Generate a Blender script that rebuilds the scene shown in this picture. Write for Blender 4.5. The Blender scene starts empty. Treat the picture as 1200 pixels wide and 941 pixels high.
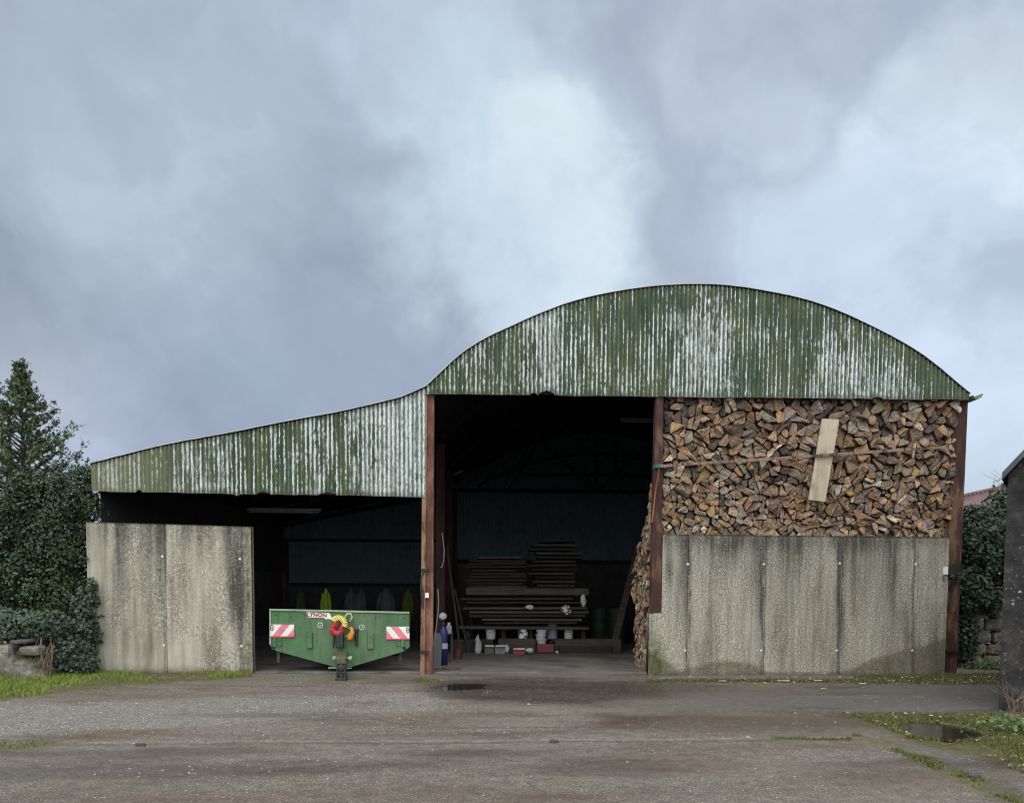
import bpy, math, random
import numpy as np
from mathutils import Vector, Matrix
random.seed(7); rng = np.random.default_rng(11)
D = math.radians
sc = bpy.context.scene
COL = sc.collection
# ------------------------------------------------------------------ camera
F, CX = 960.0, 600.0
PITCH, YAW, ROLL = D(-3.6), D(-2.0), D(0.30)
CY = 685 + F*math.tan(-PITCH)
CAM = Vector((0, -14.8, 1.62))
fwd = Vector((-math.sin(YAW)*math.cos(PITCH), math.cos(YAW)*math.cos(PITCH), math.sin(PITCH)))
rt0 = Vector((math.cos(YAW), math.sin(YAW), 0)); up0 = rt0.cross(fwd)
rgt = rt0*math.cos(ROLL) + up0*math.sin(ROLL); upv = -rt0*math.sin(ROLL) + up0*math.cos(ROLL)
def ray(px, py):
    return (fwd + rgt*((px-CX)/F) + upv*((CY-py)/F)).normalized()
def at(px, py, Y=0.0):
    d = ray(px, py); t = (Y-CAM.y)/d.y
    return CAM + d*t
def gnd(px, py, z=0.0):
    d = ray(px, py); t = (z-CAM.z)/d.z
    return CAM + d*t
def project(P):
    d = Vector(P)-CAM; w = d.dot(fwd)
    return CX+F*d.dot(rgt)/w, CY-F*d.dot(upv)/w
def projn(P):
    d = P-np.array(CAM); w = d@np.array(fwd)
    return CX+F*(d@np.array(rgt))/w, CY-F*(d@np.array(upv))/w
cd = bpy.data.cameras.new('camera'); cam = bpy.data.objects.new('camera', cd); COL.objects.link(cam)
cd.sensor_fit = 'HORIZONTAL'; cd.sensor_width = 36; cd.lens = 36*F/1200
cd.shift_y = (CY-470.5)/1200; cd.clip_start = .1; cd.clip_end = 3000
cam.matrix_world = Matrix(((rgt.x, upv.x, -fwd.x, CAM.x), (rgt.y, upv.y, -fwd.y, CAM.y), (rgt.z, upv.z, -fwd.z, CAM.z), (0, 0, 0, 1)))
sc.camera = cam
# ------------------------------------------------------------------ numpy noise
_h = rng.random((64, 64, 8))
def vnoise(x, y, k=0):
    xi = np.floor(x).astype(int); yi = np.floor(y).astype(int); fx = x-xi; fy = y-yi
    fx = fx*fx*(3-2*fx); fy = fy*fy*(3-2*fy)
    g = lambda a, b: _h[a % 64, b % 64, k % 8]
    return (g(xi, yi)*(1-fx)+g(xi+1, yi)*fx)*(1-fy)+(g(xi, yi+1)*(1-fx)+g(xi+1, yi+1)*fx)*fy
def fbm(x, y, k=0, o=4):
    s = 0; a = .5; t = 0
    for i in range(o):
        s = s+a*vnoise(x*2**i+i*7.3, y*2**i+i*3.1, k+i); t += a; a *= .5
    return s/t
def sstep(a, b, x):
    t = np.clip((x-a)/(b-a), 0, 1); return t*t*(3-2*t)
# ------------------------------------------------------------------ mesh builder
class MB:
    def __init__(s): s.v = []; s.f = []; s.m = []; s.at = {}
    def add(s, vs, fs, m=0, **attr):
        b = len(s.v); s.v += [tuple(p) for p in vs]
        for f in fs: s.f.append(tuple(b+i for i in f)); s.m.append(m)
        for k, val in attr.items():
            L = s.at.setdefault(k, [])
            L += [0.0]*(b-len(L))
            L += list(val) if hasattr(val, '__len__') else [val]*len(vs)
        return s
    def box(s, x0, x1, y0, y1, z0, z1, m=0, **a):
        v = [(x, y, z) for z in (z0, z1) for y in (y0, y1) for x in (x0, x1)]
        return s.add(v, [(0, 2, 3, 1), (4, 5, 7, 6), (0, 1, 5, 4), (2, 6, 7, 3), (0, 4, 6, 2), (1, 3, 7, 5)], m, **a)
    def bar(s, p, q, w, h, up=(0, 0, 1), m=0, **a):
        p = Vector(p); q = Vector(q); d = (q-p).normalized(); u = Vector(up)
        if abs(d.dot(u)) > .98: u = Vector((0, 1, 0))
        r = d.cross(u).normalized(); u = r.cross(d)
        v = [c+r*(sx*w/2)+u*(sz*h/2) for c in (p, q) for sz in (-1, 1) for sx in (-1, 1)]
        return s.add(v, [(0, 1, 3, 2), (4, 6, 7, 5), (0, 4, 5, 1), (2, 3, 7, 6), (0, 2, 6, 4), (1, 5, 7, 3)], m, **a)
    def ibeam(s, p, q, w, h, t=.02, up=(0, 0, 1), m=0):
        p = Vector(p); q = Vector(q); d = (q-p).normalized(); u = Vector(up)
        r = d.cross(u).normalized(); u = r.cross(d)
        e = u*(h/2-t/2)
        s.bar(p+e, q+e, w, t, up, m); s.bar(p-e, q-e, w, t, up, m); s.bar(p, q, t*.8, h-2*t, up, m); return s
    def tube(s, pts, r, n=8, m=0, caps=True, **a):
        pts = [Vector(p) for p in pts]; k = len(pts)
        rs = list(r) if hasattr(r, '__len__') else [r]*k
        v = []; prev = None
        for i, p in enumerate(pts):
            d = (pts[min(i+1, k-1)]-pts[max(i-1, 0)]).normalized()
            if prev is None:
                u = Vector((0, 0, 1)) if abs(d.z) < .9 else Vector((1, 0, 0))
            else: u = prev
            u = (u-d*u.dot(d)).normalized(); prev = u; w = d.cross(u)
            for j in range(n):
                t = 2*math.pi*j/n; v.append(p+(u*math.cos(t)+w*math.sin(t))*rs[i])
        f = [(i*n+j, i*n+(j+1) % n, (i+1)*n+(j+1) % n, (i+1)*n+j) for i in range(k-1) for j in range(n)]
        if caps: f += [tuple(reversed(range(n))), tuple(range((k-1)*n, k*n))]
        return s.add(v, f, m, **a)
    def lathe(s, prof, c=(0, 0, 0), n=20, m=0, M=None, **a):
        v = []; c = Vector(c)
        for r, z in prof:
            for j in range(n):
                t = 2*math.pi*j/n; p = Vector((r*math.cos(t), r*math.sin(t), z))
                v.append((M @ p if M else p)+c)
        k = len(prof)
        f = [(i*n+j, i*n+(j+1) % n, (i+1)*n+(j+1) % n, (i+1)*n+j) for i in range(k-1) for j in range(n)]
        f += [tuple(reversed(range(n))), tuple(range((k-1)*n, k*n))]
        return s.add(v, f, m, **a)
    def prism(s, poly, y0, y1, m=0, **a):           # poly in (x,z), extruded along y
        n = len(poly); v = [(x, y0, z) for x, z in poly]+[(x, y1, z) for x, z in poly]
        return s.add(v, [tuple(range(n)), tuple(reversed(range(n, 2*n)))]+[(i, i+n, (i+1) % n+n, (i+1) % n) for i in range(n)], m, **a)
    def build(s, name, mats, parent=None, org=None, smooth=False, bevel=0, fixn=True):
        me = bpy.data.meshes.new(name)
        if org is None: org = parent['_o'] if parent and '_o' in parent else (0, 0, 0)
        o = Vector(org)
        me.from_pydata([(p[0]-o.x, p[1]-o.y, p[2]-o.z) for p in s.v], [], s.f)
        if not isinstance(mats, (list, tuple)): mats = [mats]
        for m in mats: me.materials.append(m)
        me.polygons.foreach_set('material_index', s.m)
        if smooth: me.polygons.foreach_set('use_smooth', [True]*len(s.f))
        for k, L in s.at.items():
            L = L+[0.0]*(len(s.v)-len(L))
            if len(L) and hasattr(L[0], '__len__'):
                a = me.attributes.new(k, 'FLOAT_COLOR', 'POINT'); a.data.foreach_set('color', [c for q in L for c in (q[0], q[1], q[2], 1)])
            else:
                a = me.attributes.new(k, 'FLOAT', 'POINT'); a.data.foreach_set('value', L)
        me.update()
        if fixn:
            import bmesh
            bm = bmesh.new(); bm.from_mesh(me); bmesh.ops.recalc_face_normals(bm, faces=bm.faces); bm.to_mesh(me); bm.free()
        ob = bpy.data.objects.new(name, me); COL.objects.link(ob)
        if parent: ob.parent = parent
        else: ob.location = o
        if bevel:
            b = ob.modifiers.new('bevel', 'BEVEL'); b.width = bevel; b.segments = 2; b.limit_method = 'ANGLE'; b.angle_limit = D(40)
        return ob
def raw(name, V, Fc, mats, parent=None, smooth=False, attrs=None, org=(0, 0, 0)):
    V = np.asarray(V, dtype=np.float32)-np.array(org, dtype=np.float32); Fc = np.asarray(Fc, dtype=np.int32)
    me = bpy.data.meshes.new(name); k = Fc.shape[1]
    me.vertices.add(len(V)); me.vertices.foreach_set('co', V.ravel())
    me.loops.add(Fc.size); me.loops.foreach_set('vertex_index', Fc.ravel())
    me.polygons.add(len(Fc)); me.polygons.foreach_set('loop_start', np.arange(0, Fc.size, k, dtype=np.int32))
    for m in (mats if isinstance(mats, (list, tuple)) else [mats]): me.materials.append(m)
    for a, val in (attrs or {}).items():
        val = np.asarray(val, dtype=np.float32)
        if val.ndim == 2:
            q = me.attributes.new(a, 'FLOAT_COLOR', 'POINT'); q.data.foreach_set('color', np.concatenate([val, np.ones((len(val), 1), np.float32)], 1).ravel())
        else:
            q = me.attributes.new(a, 'FLOAT', 'POINT'); q.data.foreach_set('value', val)
    me.update(calc_edges=True)
    if smooth: me.polygons.foreach_set('use_smooth', [True]*len(Fc))
    ob = bpy.data.objects.new(name, me); COL.objects.link(ob)
    if parent: ob.parent = parent
    else: ob.location = org
    return ob
def tag(o, label=None, cat=None, group=None, kind=None):
    if label: o['label'] = label
    if cat: o['category'] = cat
    if group: o['group'] = group
    if kind: o['kind'] = kind
    return o
def thing(name, loc, label, cat, group=None):
    o = bpy.data.objects.new(name, None); COL.objects.link(o); o.location = loc; o.empty_display_size = .2
    o['_o'] = tuple(loc); return tag(o, label, cat, group)
# ------------------------------------------------------------------ materials
class NT:
    def __init__(s, name):
        s.mat = bpy.data.materials.new(name); s.mat.use_nodes = True; s.t = s.mat.node_tree
        s.b = s.t.nodes['Principled BSDF']; s.out = s.t.nodes['Material Output']
        s._pos = None
    def n(s, ty): return s.t.nodes.new(ty)
    def put(s, sock, v):
        if hasattr(v, 'is_output') or isinstance(v, bpy.types.NodeSocket): s.t.links.new(v, sock)
        elif v is not None:
            if isinstance(v, (tuple, list)) and len(v) == 3 and sock.type == 'RGBA': v = (*v, 1)
            sock.default_value = v
    def pos(s):
        if not s._pos: s._pos = s.n('ShaderNodeNewGeometry').outputs['Position']
        return s._pos
    def obj(s): return s.n('ShaderNodeTexCoord').outputs['Object']
    def attr(s, name, col=False):
        a = s.n('ShaderNodeAttribute'); a.attribute_name = name; return a.outputs['Color' if col else 'Fac']
    def mul(s, v, k):
        m = s.n('ShaderNodeVectorMath'); m.operation = 'MULTIPLY'; s.put(m.inputs[0], v); s.put(m.inputs[1], k); return m.outputs[0]
    def noise(s, scale, vec=None, detail=4, rough=.55, dist=0, st=None):
        t = s.n('ShaderNodeTexNoise'); v = vec or s.pos()
        if st: v = s.mul(v, st)
        s.put(t.inputs['Vector'], v); t.inputs['Scale'].default_value = scale; t.inputs['Detail'].default_value = detail
        t.inputs['Roughness'].default_value = rough; t.inputs['Distortion'].default_value = dist; return t.outputs['Fac']
    def voro(s, scale, vec=None, feat='F1', st=None, out='Distance'):
        t = s.n('ShaderNodeTexVoronoi'); t.feature = feat; v = vec or s.pos()
        if st: v = s.mul(v, st)
        s.put(t.inputs['Vector'], v); t.inputs['Scale'].default_value = scale; return t.outputs[out]
    def math(s, op, a, b=0, c=0, clamp=False):
        m = s.n('ShaderNodeMath'); m.operation = op; m.use_clamp = clamp
        s.put(m.inputs[0], a); s.put(m.inputs[1], b); s.put(m.inputs[2], c); return m.outputs[0]
    def add(s, *a):
        r = a[0]
        for x in a[1:]: r = s.math('ADD', r, x)
        return r
    def ramp(s, fac, stops, interp='LINEAR'):
        r = s.n('ShaderNodeValToRGB'); r.color_ramp.interpolation = interp; e = r.color_ramp.elements
        while len(e) < len(stops): e.new(.5)
        for i, (p, c) in enumerate(stops):
            e[i].position = p; e[i].color = (c, c, c, 1) if not isinstance(c, tuple) else (*c, 1)
        s.put(r.inputs[0], fac); return r.outputs['Color']
    def mix(s, fac, a, b, blend='MIX'):
        m = s.n('ShaderNodeMix'); m.data_type = 'RGBA'; m.blend_type = blend
        s.put(m.inputs[0], fac); s.put(m.inputs[6], a); s.put(m.inputs[7], b); return m.outputs[2]
    def bump(s, h, dist=.01, strength=1, nrm=None):
        b = s.n('ShaderNodeBump'); s.put(b.inputs['Height'], h); b.inputs['Distance'].default_value = dist; b.inputs['Strength'].default_value = strength
        if nrm: s.put(b.inputs['Normal'], nrm)
        return b.outputs[0]
    def fin(s, col=None, rough=.7, nrm=None, metal=0, spec=.4):
        if col is not None: s.put(s.b.inputs['Base Color'], col)
        s.put(s.b.inputs['Roughness'], rough)
        if nrm: s.put(s.b.inputs['Normal'], nrm)
        s.put(s.b.inputs['Metallic'], metal); s.put(s.b.inputs['Specular IOR Level'], spec)
        return s.mat
def simple(name, col, rough=.6, var=.25, scale=8, dirt=None, dirt_amt=.4, bump=.002, metal=0, spec=.4, dscale=3):
    s = NT(name); n = s.noise(scale, detail=6)
    lo = tuple(c*(1-var) for c in col); hi = tuple(min(c*(1+var), 1) for c in col)
    c = s.ramp(n, [(.3, lo), (.7, hi)])
    if dirt:
        d = s.ramp(s.noise(dscale, detail=8, rough=.65), [(.5, 0.0), (.68, 1.0)])
        c = s.mix(s.math('MULTIPLY', d, dirt_amt), c, dirt)
    return s.fin(c, rough, s.bump(s.noise(scale*6), bump) if bump else None, metal, spec)
def m_cladding():
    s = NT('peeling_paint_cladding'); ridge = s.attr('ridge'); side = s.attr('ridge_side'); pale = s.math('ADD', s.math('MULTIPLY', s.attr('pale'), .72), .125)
    lng = s.noise(1, st=(13, 1, .8), detail=4, rough=.55); big = s.noise(1, st=(1.1, 1, .8), detail=3); med = s.noise(1, st=(7, 1, 1.3), detail=6, rough=.62)
    fl = s.noise(1, st=(26, 1, 7), detail=5, rough=.65); ser = s.noise(1, st=(45, 1, 16), detail=4, rough=.6)
    k = lambda n, a: s.math('MULTIPLY', s.math('SUBTRACT', n, .5), a)
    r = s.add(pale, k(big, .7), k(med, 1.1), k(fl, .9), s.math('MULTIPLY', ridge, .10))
    reg = s.ramp(r, [(.50, 0.0), (.66, 1.0)])
    gr = s.ramp(s.noise(1, st=(6, 1, 1.2), detail=6), [(.28, (.018, .030, .019)), (.5, (.050, .080, .042)), (.72, (.105, .142, .068))])
    gr = s.mix(s.ramp(s.noise(1, st=(2.2, 1, .7), detail=3), [(.45, 0.0), (.68, .6)]), gr, (.105, .125, .048))
    gy = s.ramp(fl, [(.28, (.085, .105, .088)), (.48, (.215, .25, .228)), (.70, (.40, .445, .425))])
    c = s.mix(reg, gr, gy)
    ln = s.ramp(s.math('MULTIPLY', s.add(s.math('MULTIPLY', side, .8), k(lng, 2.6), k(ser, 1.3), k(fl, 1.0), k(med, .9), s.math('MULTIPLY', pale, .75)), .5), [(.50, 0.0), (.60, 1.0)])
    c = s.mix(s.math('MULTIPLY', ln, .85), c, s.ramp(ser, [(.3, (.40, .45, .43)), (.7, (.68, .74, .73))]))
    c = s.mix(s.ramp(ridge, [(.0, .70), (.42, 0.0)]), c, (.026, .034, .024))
    mould = s.ramp(s.noise(1, st=(34, 1, 13), detail=6, rough=.7), [(.54, 0.0), (.66, 1.0)])
    c = s.mix(s.math('MULTIPLY', mould, .8), c, (.022, .028, .022))
    c = s.mix(s.math('MULTIPLY', s.attr('edge'), .6), c, (.045, .05, .028))
    c = s.mix(s.attr('yel'), c, (.19, .185, .11))
    return s.fin(c, .65, s.bump(reg, .002), spec=.25)
def m_concrete():
    s = NT('weathered_concrete')
    sp = s.noise(34, detail=6, rough=.78); sp2 = s.voro(95)
    c = s.ramp(sp, [(.32, (.045, .043, .036)), (.42, (.20, .191, .158)), (.53, (.36, .348, .297)), (.64, (.66, .645, .57))])
    sm = s.ramp(s.noise(1, st=(5, 1, .8), detail=5), [(.2, (.28, .27, .226)), (.8, (.46, .445, .385))])
    c = s.mix(s.ramp(s.math('ADD', s.noise(1.7, detail=3), s.attr('smooth_area')), [(.42, .10), (.64, .88)]), c, sm)
    c = s.mix(1.0, c, s.ramp(s.noise(1, st=(2.6, 1, .5), detail=4, rough=.6), [(.30, (.46, .44, .40)), (.44, (.88, .87, .84)), (.56, (1.02, 1.02, 1.0)), (.72, (1.18, 1.18, 1.15))]), 'MULTIPLY')
    c = s.mix(1.0, c, (1.0, .985, .945), 'MULTIPLY')
    strk = s.noise(1, st=(13, 1, .55), detail=6, rough=.62)
    a = s.math('MULTIPLY', s.attr('stain'), s.ramp(strk, [(.25, .45), (.7, 1.35)]))
    a = s.math('MULTIPLY', a, s.ramp(sp, [(.3, 1.25), (.7, .6)]), clamp=True)
    c = s.mix(a, c, (.040, .041, .036))
    c = s.mix(s.math('MULTIPLY', s.ramp(strk, [(.50, 0.0), (.72, 1.0)]), .5), c, (.13, .115, .08))
    d = s.math('MULTIPLY', s.attr('damp'), s.ramp(s.noise(14, detail=5), [(.25, .55), (.7, 1.0)]))
    c = s.mix(s.math('MULTIPLY', d, .88), c, (.082, .070, .043))
    mo = s.math('MULTIPLY', s.attr('moss'), s.ramp(s.noise(9, detail=6), [(.3, .1), (.62, 1.2)]), clamp=True)
    c = s.mix(mo, c, (.055, .07, .018))
    return s.fin(c, .9, s.bump(s.math('ADD', sp, sp2), .008), spec=.2)
def m_rust(name, a=(.062, .022, .016), b=(.135, .060, .033), w=.58):
    s = NT(name)
    c = s.ramp(s.noise(1, st=(6, 6, 1.6), detail=7, rough=.65), [(.3, tuple(x*.5 for x in a)), (w-.08, a), (w+.02, b), (.8, tuple(x*1.35 for x in b))])
    sp = s.ramp(s.noise(38, detail=5, rough=.7), [(.33, 1.0), (.45, 0.0)])
    c = s.mix(s.math('MULTIPLY', sp, .7), c, (.02, .015, .012))
    return s.fin(c, .8, s.bump(s.noise(60), .003), spec=.3)
def m_green():
    s = NT('trailer_green_paint'); n = s.noise(2.4, detail=7, rough=.6)
    c = s.ramp(n, [(.3, (.030, .088, .032)), (.7, (.060, .150, .055))])
    fade = s.ramp(s.noise(1.3, detail=5, st=(1, 1, .7)), [(.45, 0.0), (.7, .55)]); c = s.mix(fade, c, (.105, .155, .085))
    runs = s.ramp(s.noise(1, st=(26, 1, 1.6), detail=6, rough=.65), [(.52, 0.0), (.70, .75)]); c = s.mix(runs, c, (.028, .050, .022))
    mud = s.ramp(s.noise(6, detail=8, rough=.72), [(.54, 0.0), (.66, .6)]); c = s.mix(mud, c, (.075, .070, .042))
    chip = s.ramp(s.noise(30, detail=4, rough=.7), [(.66, 0.0), (.69, 1.0)]); c = s.mix(chip, c, (.05, .026, .016))
    return s.fin(c, s.ramp(n, [(.3, .42), (.7, .7)]), s.bump(s.noise(40), .0012), spec=.4)
def m_wood_end():
    s = NT('log_cut_face'); t = s.attr('tint', True)
    n = s.noise(22, detail=7, rough=.7); n2 = s.noise(1, st=(70, 70, 12), detail=4)
    c = s.mix(1.0, t, s.ramp(n, [(.25, .45), (.5, .95), (.75, 1.45)]), 'MULTIPLY')
    c = s.mix(1.0, c, s.ramp(n2, [(.3, .72), (.7, 1.2)]), 'MULTIPLY')
    gr = s.ramp(s.noise(7, detail=5), [(.52, 0.0), (.68, 1.0)])
    c = s.mix(s.math('MULTIPLY', gr, .55), c, (.13, .115, .10))
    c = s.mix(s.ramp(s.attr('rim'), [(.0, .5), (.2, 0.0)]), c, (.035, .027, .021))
    return s.fin(c, .85, s.bump(s.math('ADD', n, n2), .012), spec=.2)
def m_bark():
    s = NT('log_bark'); t = s.attr('tint', True)
    n = s.noise(1, st=(40, 14, 40), detail=6, rough=.7)
    c = s.mix(s.ramp(n, [(.3, 0.0), (.7, .6)]), (.04, .032, .026), t)
    return s.fin(c, .9, s.bump(n, .012), spec=.2)
def m_leaf(name, a, b, gloss=.45):
    s = NT(name); t = s.attr('tint')
    c = s.ramp(t, [(0, a), (1, b)])
    s.put(s.b.inputs['Subsurface Weight'], 0)
    return s.fin(c, gloss, spec=.35)
def m_wood(name, a, b, st=(2, 14, 30), rough=.8):
    s = NT(name); n = s.noise(1, st=st, detail=6, rough=.6); c = s.ramp(n, [(.3, a), (.7, b)])
    d = s.ramp(s.noise(5, detail=6), [(.5, 0.0), (.75, .5)]); c = s.mix(d, c, tuple(x*.35 for x in a))
    return s.fin(c, rough, s.bump(n, .004), spec=.25)
def m_ground():
    s = NT('worn_yard_surface'); p = s.pos()
    f1 = s.noise(48, detail=6, rough=.82); f2 = s.noise(17, detail=6, rough=.65); f3 = s.noise(1.1, detail=6, rough=.6, st=(.45, 1, 1)); f4 = s.noise(.5, detail=3, st=(.5, 1, 1))
    base = s.ramp(f1, [(.38, (.022, .020, .018)), (.47, (.11, .103, .094)), (.54, (.20, .19, .175)), (.63, (.55, .53, .49))])
    c = s.mix(.25, base, s.ramp(f2, [(.25, (.060, .050, .041)), (.75, (.20, .178, .152))]))
    c = s.mix(s.ramp(f3, [(.45, 0.0), (.66, .62)]), c, (.072, .055, .041))
    c = s.mix(s.ramp(f4, [(.45, 0.0), (.68, .35)]), c, (.19, .175, .16))
    gv = s.attr('gravel')
    gcol = s.ramp(s.noise(42, detail=4, rough=.8), [(.36, (.035, .035, .035)), (.48, (.13, .13, .13)), (.62, (.46, .46, .455))])
    c = s.mix(s.math('MULTIPLY', gv, .62), c, gcol)
    asp = s.attr('tarmac')
    ac = s.ramp(s.noise(70, detail=3, rough=.7), [(.36, (.045, .045, .047)), (.5, (.105, .105, .107)), (.64, (.23, .23, .232))])
    c = s.mix(s.math('MULTIPLY', asp, .85), c, ac)
    br = s.attr('brown')
    c = s.mix(s.math('MULTIPLY', br, s.ramp(f2, [(.3, .35), (.7, .95)])), c, (.105, .066, .036))
    dk = s.attr('dark')
    c = s.mix(s.math('MULTIPLY', dk, s.ramp(f2, [(.3, .5), (.7, 1.0)])), c, (.038, .033, .028))
    so = s.attr('soil'); c = s.mix(so, c, s.ramp(f2, [(.3, (.035, .028, .017)), (.7, (.10, .082, .048))]))
    mo = s.math('MULTIPLY', s.attr('moss'), s.ramp(f2, [(.35, .15), (.6, 1.0)]), clamp=True)
    c = s.mix(mo, c, s.ramp(f1, [(.3, (.045, .06, .012)), (.7, (.15, .17, .04))]))
    c = s.mix(1.0, c, (.82, .765, .68), 'MULTIPLY'); c = s.mix(1.0, c, s.ramp(s.noise(8, detail=7, rough=.7), [(.30, .62), (.5, 1.0), (.70, 1.35)]), 'MULTIPLY')
    pl = s.attr('seam'); c = s.mix(s.math('MULTIPLY', pl, s.ramp(f2, [(.42, .0), (.6, .7)])), c, (.26, .25, .235))
    wh = s.ramp(s.voro(22), [(.02, .8), (.10, 0.0)])
    c = s.mix(s.math('MULTIPLY', wh, s.math('SUBTRACT', .55, s.math('MULTIPLY', so, .55))), c, (.50, .48, .45))
    wet = s.attr('wet')
    r = s.math('SUBTRACT', s.ramp(f3, [(.3, .95), (.7, .78)]), s.math('MULTIPLY', wet, s.ramp(f2, [(.3, .42), (.7, .78)])), clamp=True)
    c = s.mix(s.math('MULTIPLY', wet, .50), c, (.030, .025, .020))
    return s.fin(c, r, s.bump(s.add(f1, s.math('MULTIPLY', f2, .8)), .014), spec=.3)
M = {}
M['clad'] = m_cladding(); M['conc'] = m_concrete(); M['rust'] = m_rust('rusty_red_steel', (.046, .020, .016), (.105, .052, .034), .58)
M['rustr'] = m_rust('brown_rusty_steel', (.048, .022, .017), (.12, .070, .038), .55); M['rustb'] = m_rust('rusty_ochre_steel', (.085, .034, .02), (.20, .125, .065), .48)
M['rustd'] = m_rust('dull_red_steel', (.040, .016, .013), (.06, .028, .02)); M['darksteel'] = m_rust('dark_steel', (.018, .016, .016), (.030, .024, .021))
M['end'] = m_wood_end(); M['bark'] = m_bark(); M['ground'] = m_ground()
M['sheet'] = simple('dull_blue_grey_sheet', (.095, .145, .170), .7, .2, 3, (.04, .045, .05), .6)
M['sheetd'] = simple('shaded_inner_sheet', (.022, .025, .028), .8, .2, 3); M['roofsheet'] = simple('roof_sheet', (.34, .35, .35), .6, .25, 4, (.05, .06, .04), .6)  # darker inner sheet: gloom of lean-to side and roof underside put into the colour
M['slab'] = simple('barn_floor_concrete', (.10, .093, .082), .8, .4, 1.6, (.025, .021, .018), .85, dscale=1.3, bump=.004)
M['inconc'] = simple('dark_old_concrete', (.06, .06, .057), .85, .3, 2, (.03, .03, .03), .6)
# ------------------------------------------------------------------ ground
def poly_sdf(px, py, poly):
    d = np.full(px.shape, 1e9); ins = np.zeros(px.shape, bool); n = len(poly)
    for i in range(n):
        (x0, y0), (x1, y1) = poly[i], poly[(i+1) % n]
        ex, ey = x1-x0, y1-y0; t = np.clip(((px-x0)*ex+(py-y0)*ey)/(ex*ex+ey*ey+1e-12), 0, 1)
        d = np.minimum(d, np.hypot(px-x0-t*ex, py-y0-t*ey))
        c = (y0 > py) != (y1 > py); ins ^= c & (px < ex*(py-y0)/(ey if abs(ey) > 1e-9 else 1e-9)+x0)
    return np.where(ins, -d, d)
def gpoly(pts): return [(gnd(x, y).x, gnd(x, y).y) for x, y in pts]
def line_d(px, py, pts):
    d = np.full(px.shape, 1e9)
    for (x0, y0), (x1, y1) in zip(pts[:-1], pts[1:]):
        ex, ey = x1-x0, y1-y0; t = np.clip(((px-x0)*ex+(py-y0)*ey)/(ex*ex+ey*ey), 0, 1)
        d = np.minimum(d, np.hypot(px-x0-t*ex, py-y0-t*ey))
    return d
P_grav = gpoly([(-250, 830), (0, 826), (120, 822), (250, 818), (400, 815), (500, 810), (512, 832), (400, 838), (200, 853), (0, 862), (-250, 872)])
P_tar = gpoly([(770, 801), (900, 803), (1172, 803), (1300, 803), (1300, 838), (1172, 836), (1000, 836.5), (880, 835), (740, 832)])
P_tar2 = gpoly([(960, 838), (1010, 845), (1050, 862), (1110, 878), (1200, 906), (1300, 940), (1300, 990), (1200, 938), (1150, 918), (1110, 902), (1060, 878), (1015, 862)])
P_verge = gpoly([(985, 837.5), (1060, 837), (1168, 838.5), (1330, 838.5), (1330, 965), (1260, 928), (1200, 905), (1150, 890), (1100, 876), (1062, 866), (1040, 856), (1010, 845)])
P_gl = gpoly([(-260, 800), (100, 790), (296, 788.5), (296, 793), (250, 797), (180, 802), (70, 812), (0, 821), (-260, 842)])
P_pud = gpoly([(1060, 850.5), (1075, 847.5), (1100, 849), (1135, 856), (1150, 863), (1138, 868), (1110, 868.5), (1078, 863), (1062, 856)])
P_pud2 = gpoly([(521, 801), (540, 799.5), (568, 800.5), (566, 805.5), (545, 808.5), (520, 808)])
L_moss = gpoly([(1005, 862), (1030, 867), (1060, 879), (1110, 903), (1150, 919), (1205, 942), (1260, 965)])
L_mossb = gpoly([(905, 864.5), (985, 866.5), (1010, 864)])
L_seam = gpoly([(100, 869.5), (300, 868.5), (600, 867), (740, 866), (905, 864.5), (1010, 863)])
L_crack = gpoly([(480, 853), (640, 852), (780, 853)])
L_edge_shade = gpoly([(985, 836.5), (1168, 837.5), (1320, 838)])  # shadow of the kerb step, painted as a dark line
P_footL = gpoly([(-260, 868), (0, 868), (60, 867), (70, 871), (30, 878), (0, 882), (-260, 890)])
P_brown = gpoly([(700, 838), (820, 836), (1000, 840), (1030, 850), (960, 858), (820, 856), (700, 852)])
P_brown2 = gpoly([(730, 893), (770, 886), (850, 888), (870, 897), (820, 905), (740, 902)])
P_dark = gpoly([(500, 797), (760, 798), (850, 804), (800, 812), (700, 826), (560, 822), (500, 812)])
P_basegreen = gpoly([(758, 797), (1170, 790), (1172, 803), (760, 804)])
def axis(lo, hi, st, flo, fhi):
    a = list(np.arange(lo, hi+1e-6, st)); s = st
    while a[-1] < fhi: s *= 1.35; a.append(a[-1]+s)
    s = st; b = [a[0]]
    while b[-1] > flo: s *= 1.35; b.append(b[-1]-s)
    return np.array(b[::-1][:-1]+a)
gx = axis(-11, 11, .075, -600, 600); gy = axis(-10.2, .6, .06, -120, 700)
X, Y = np.meshgrid(gx, gy); nX, nY = X+.18*(fbm(X*2.2, Y*2.2, 1)-.5)*2, Y+.12*(fbm(X*2.5, Y*2.5, 3)-.5)*2
nX += .10*(fbm(X*7, Y*7, 2)-.5)*2; nY += .10*(fbm(X*7, Y*7, 5)-.5)*2
sd = lambda poly, w: 1-sstep(-w, w, poly_sdf(nX, nY, poly))
ln = lambda pts, w, s=1: np.exp(-(line_d(X*(1-s)+nX*s, Y*(1-s)+nY*s, pts)/w)**2)
vr = poly_sdf(nX, nY, P_verge); pud = poly_sdf(X+(nX-X)*.6, Y+(nY-Y)*.6, P_pud)
verge = 1-sstep(-.1, .12, vr); gl = sd(P_gl, .1)
Z = .012*(fbm(X*.9, Y*.9, 4)-.5)+.006*(fbm(X*5, Y*5, 6)-.5)
Z += verge*(.03*sstep(0, .8, -vr)+.04*(fbm(X*2, Y*2, 2)-.3)+.10*sstep(5.8, 8.5, X)*sstep(-6.8, -4.6, Y)*sstep(0, 1.2, -vr))
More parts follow.
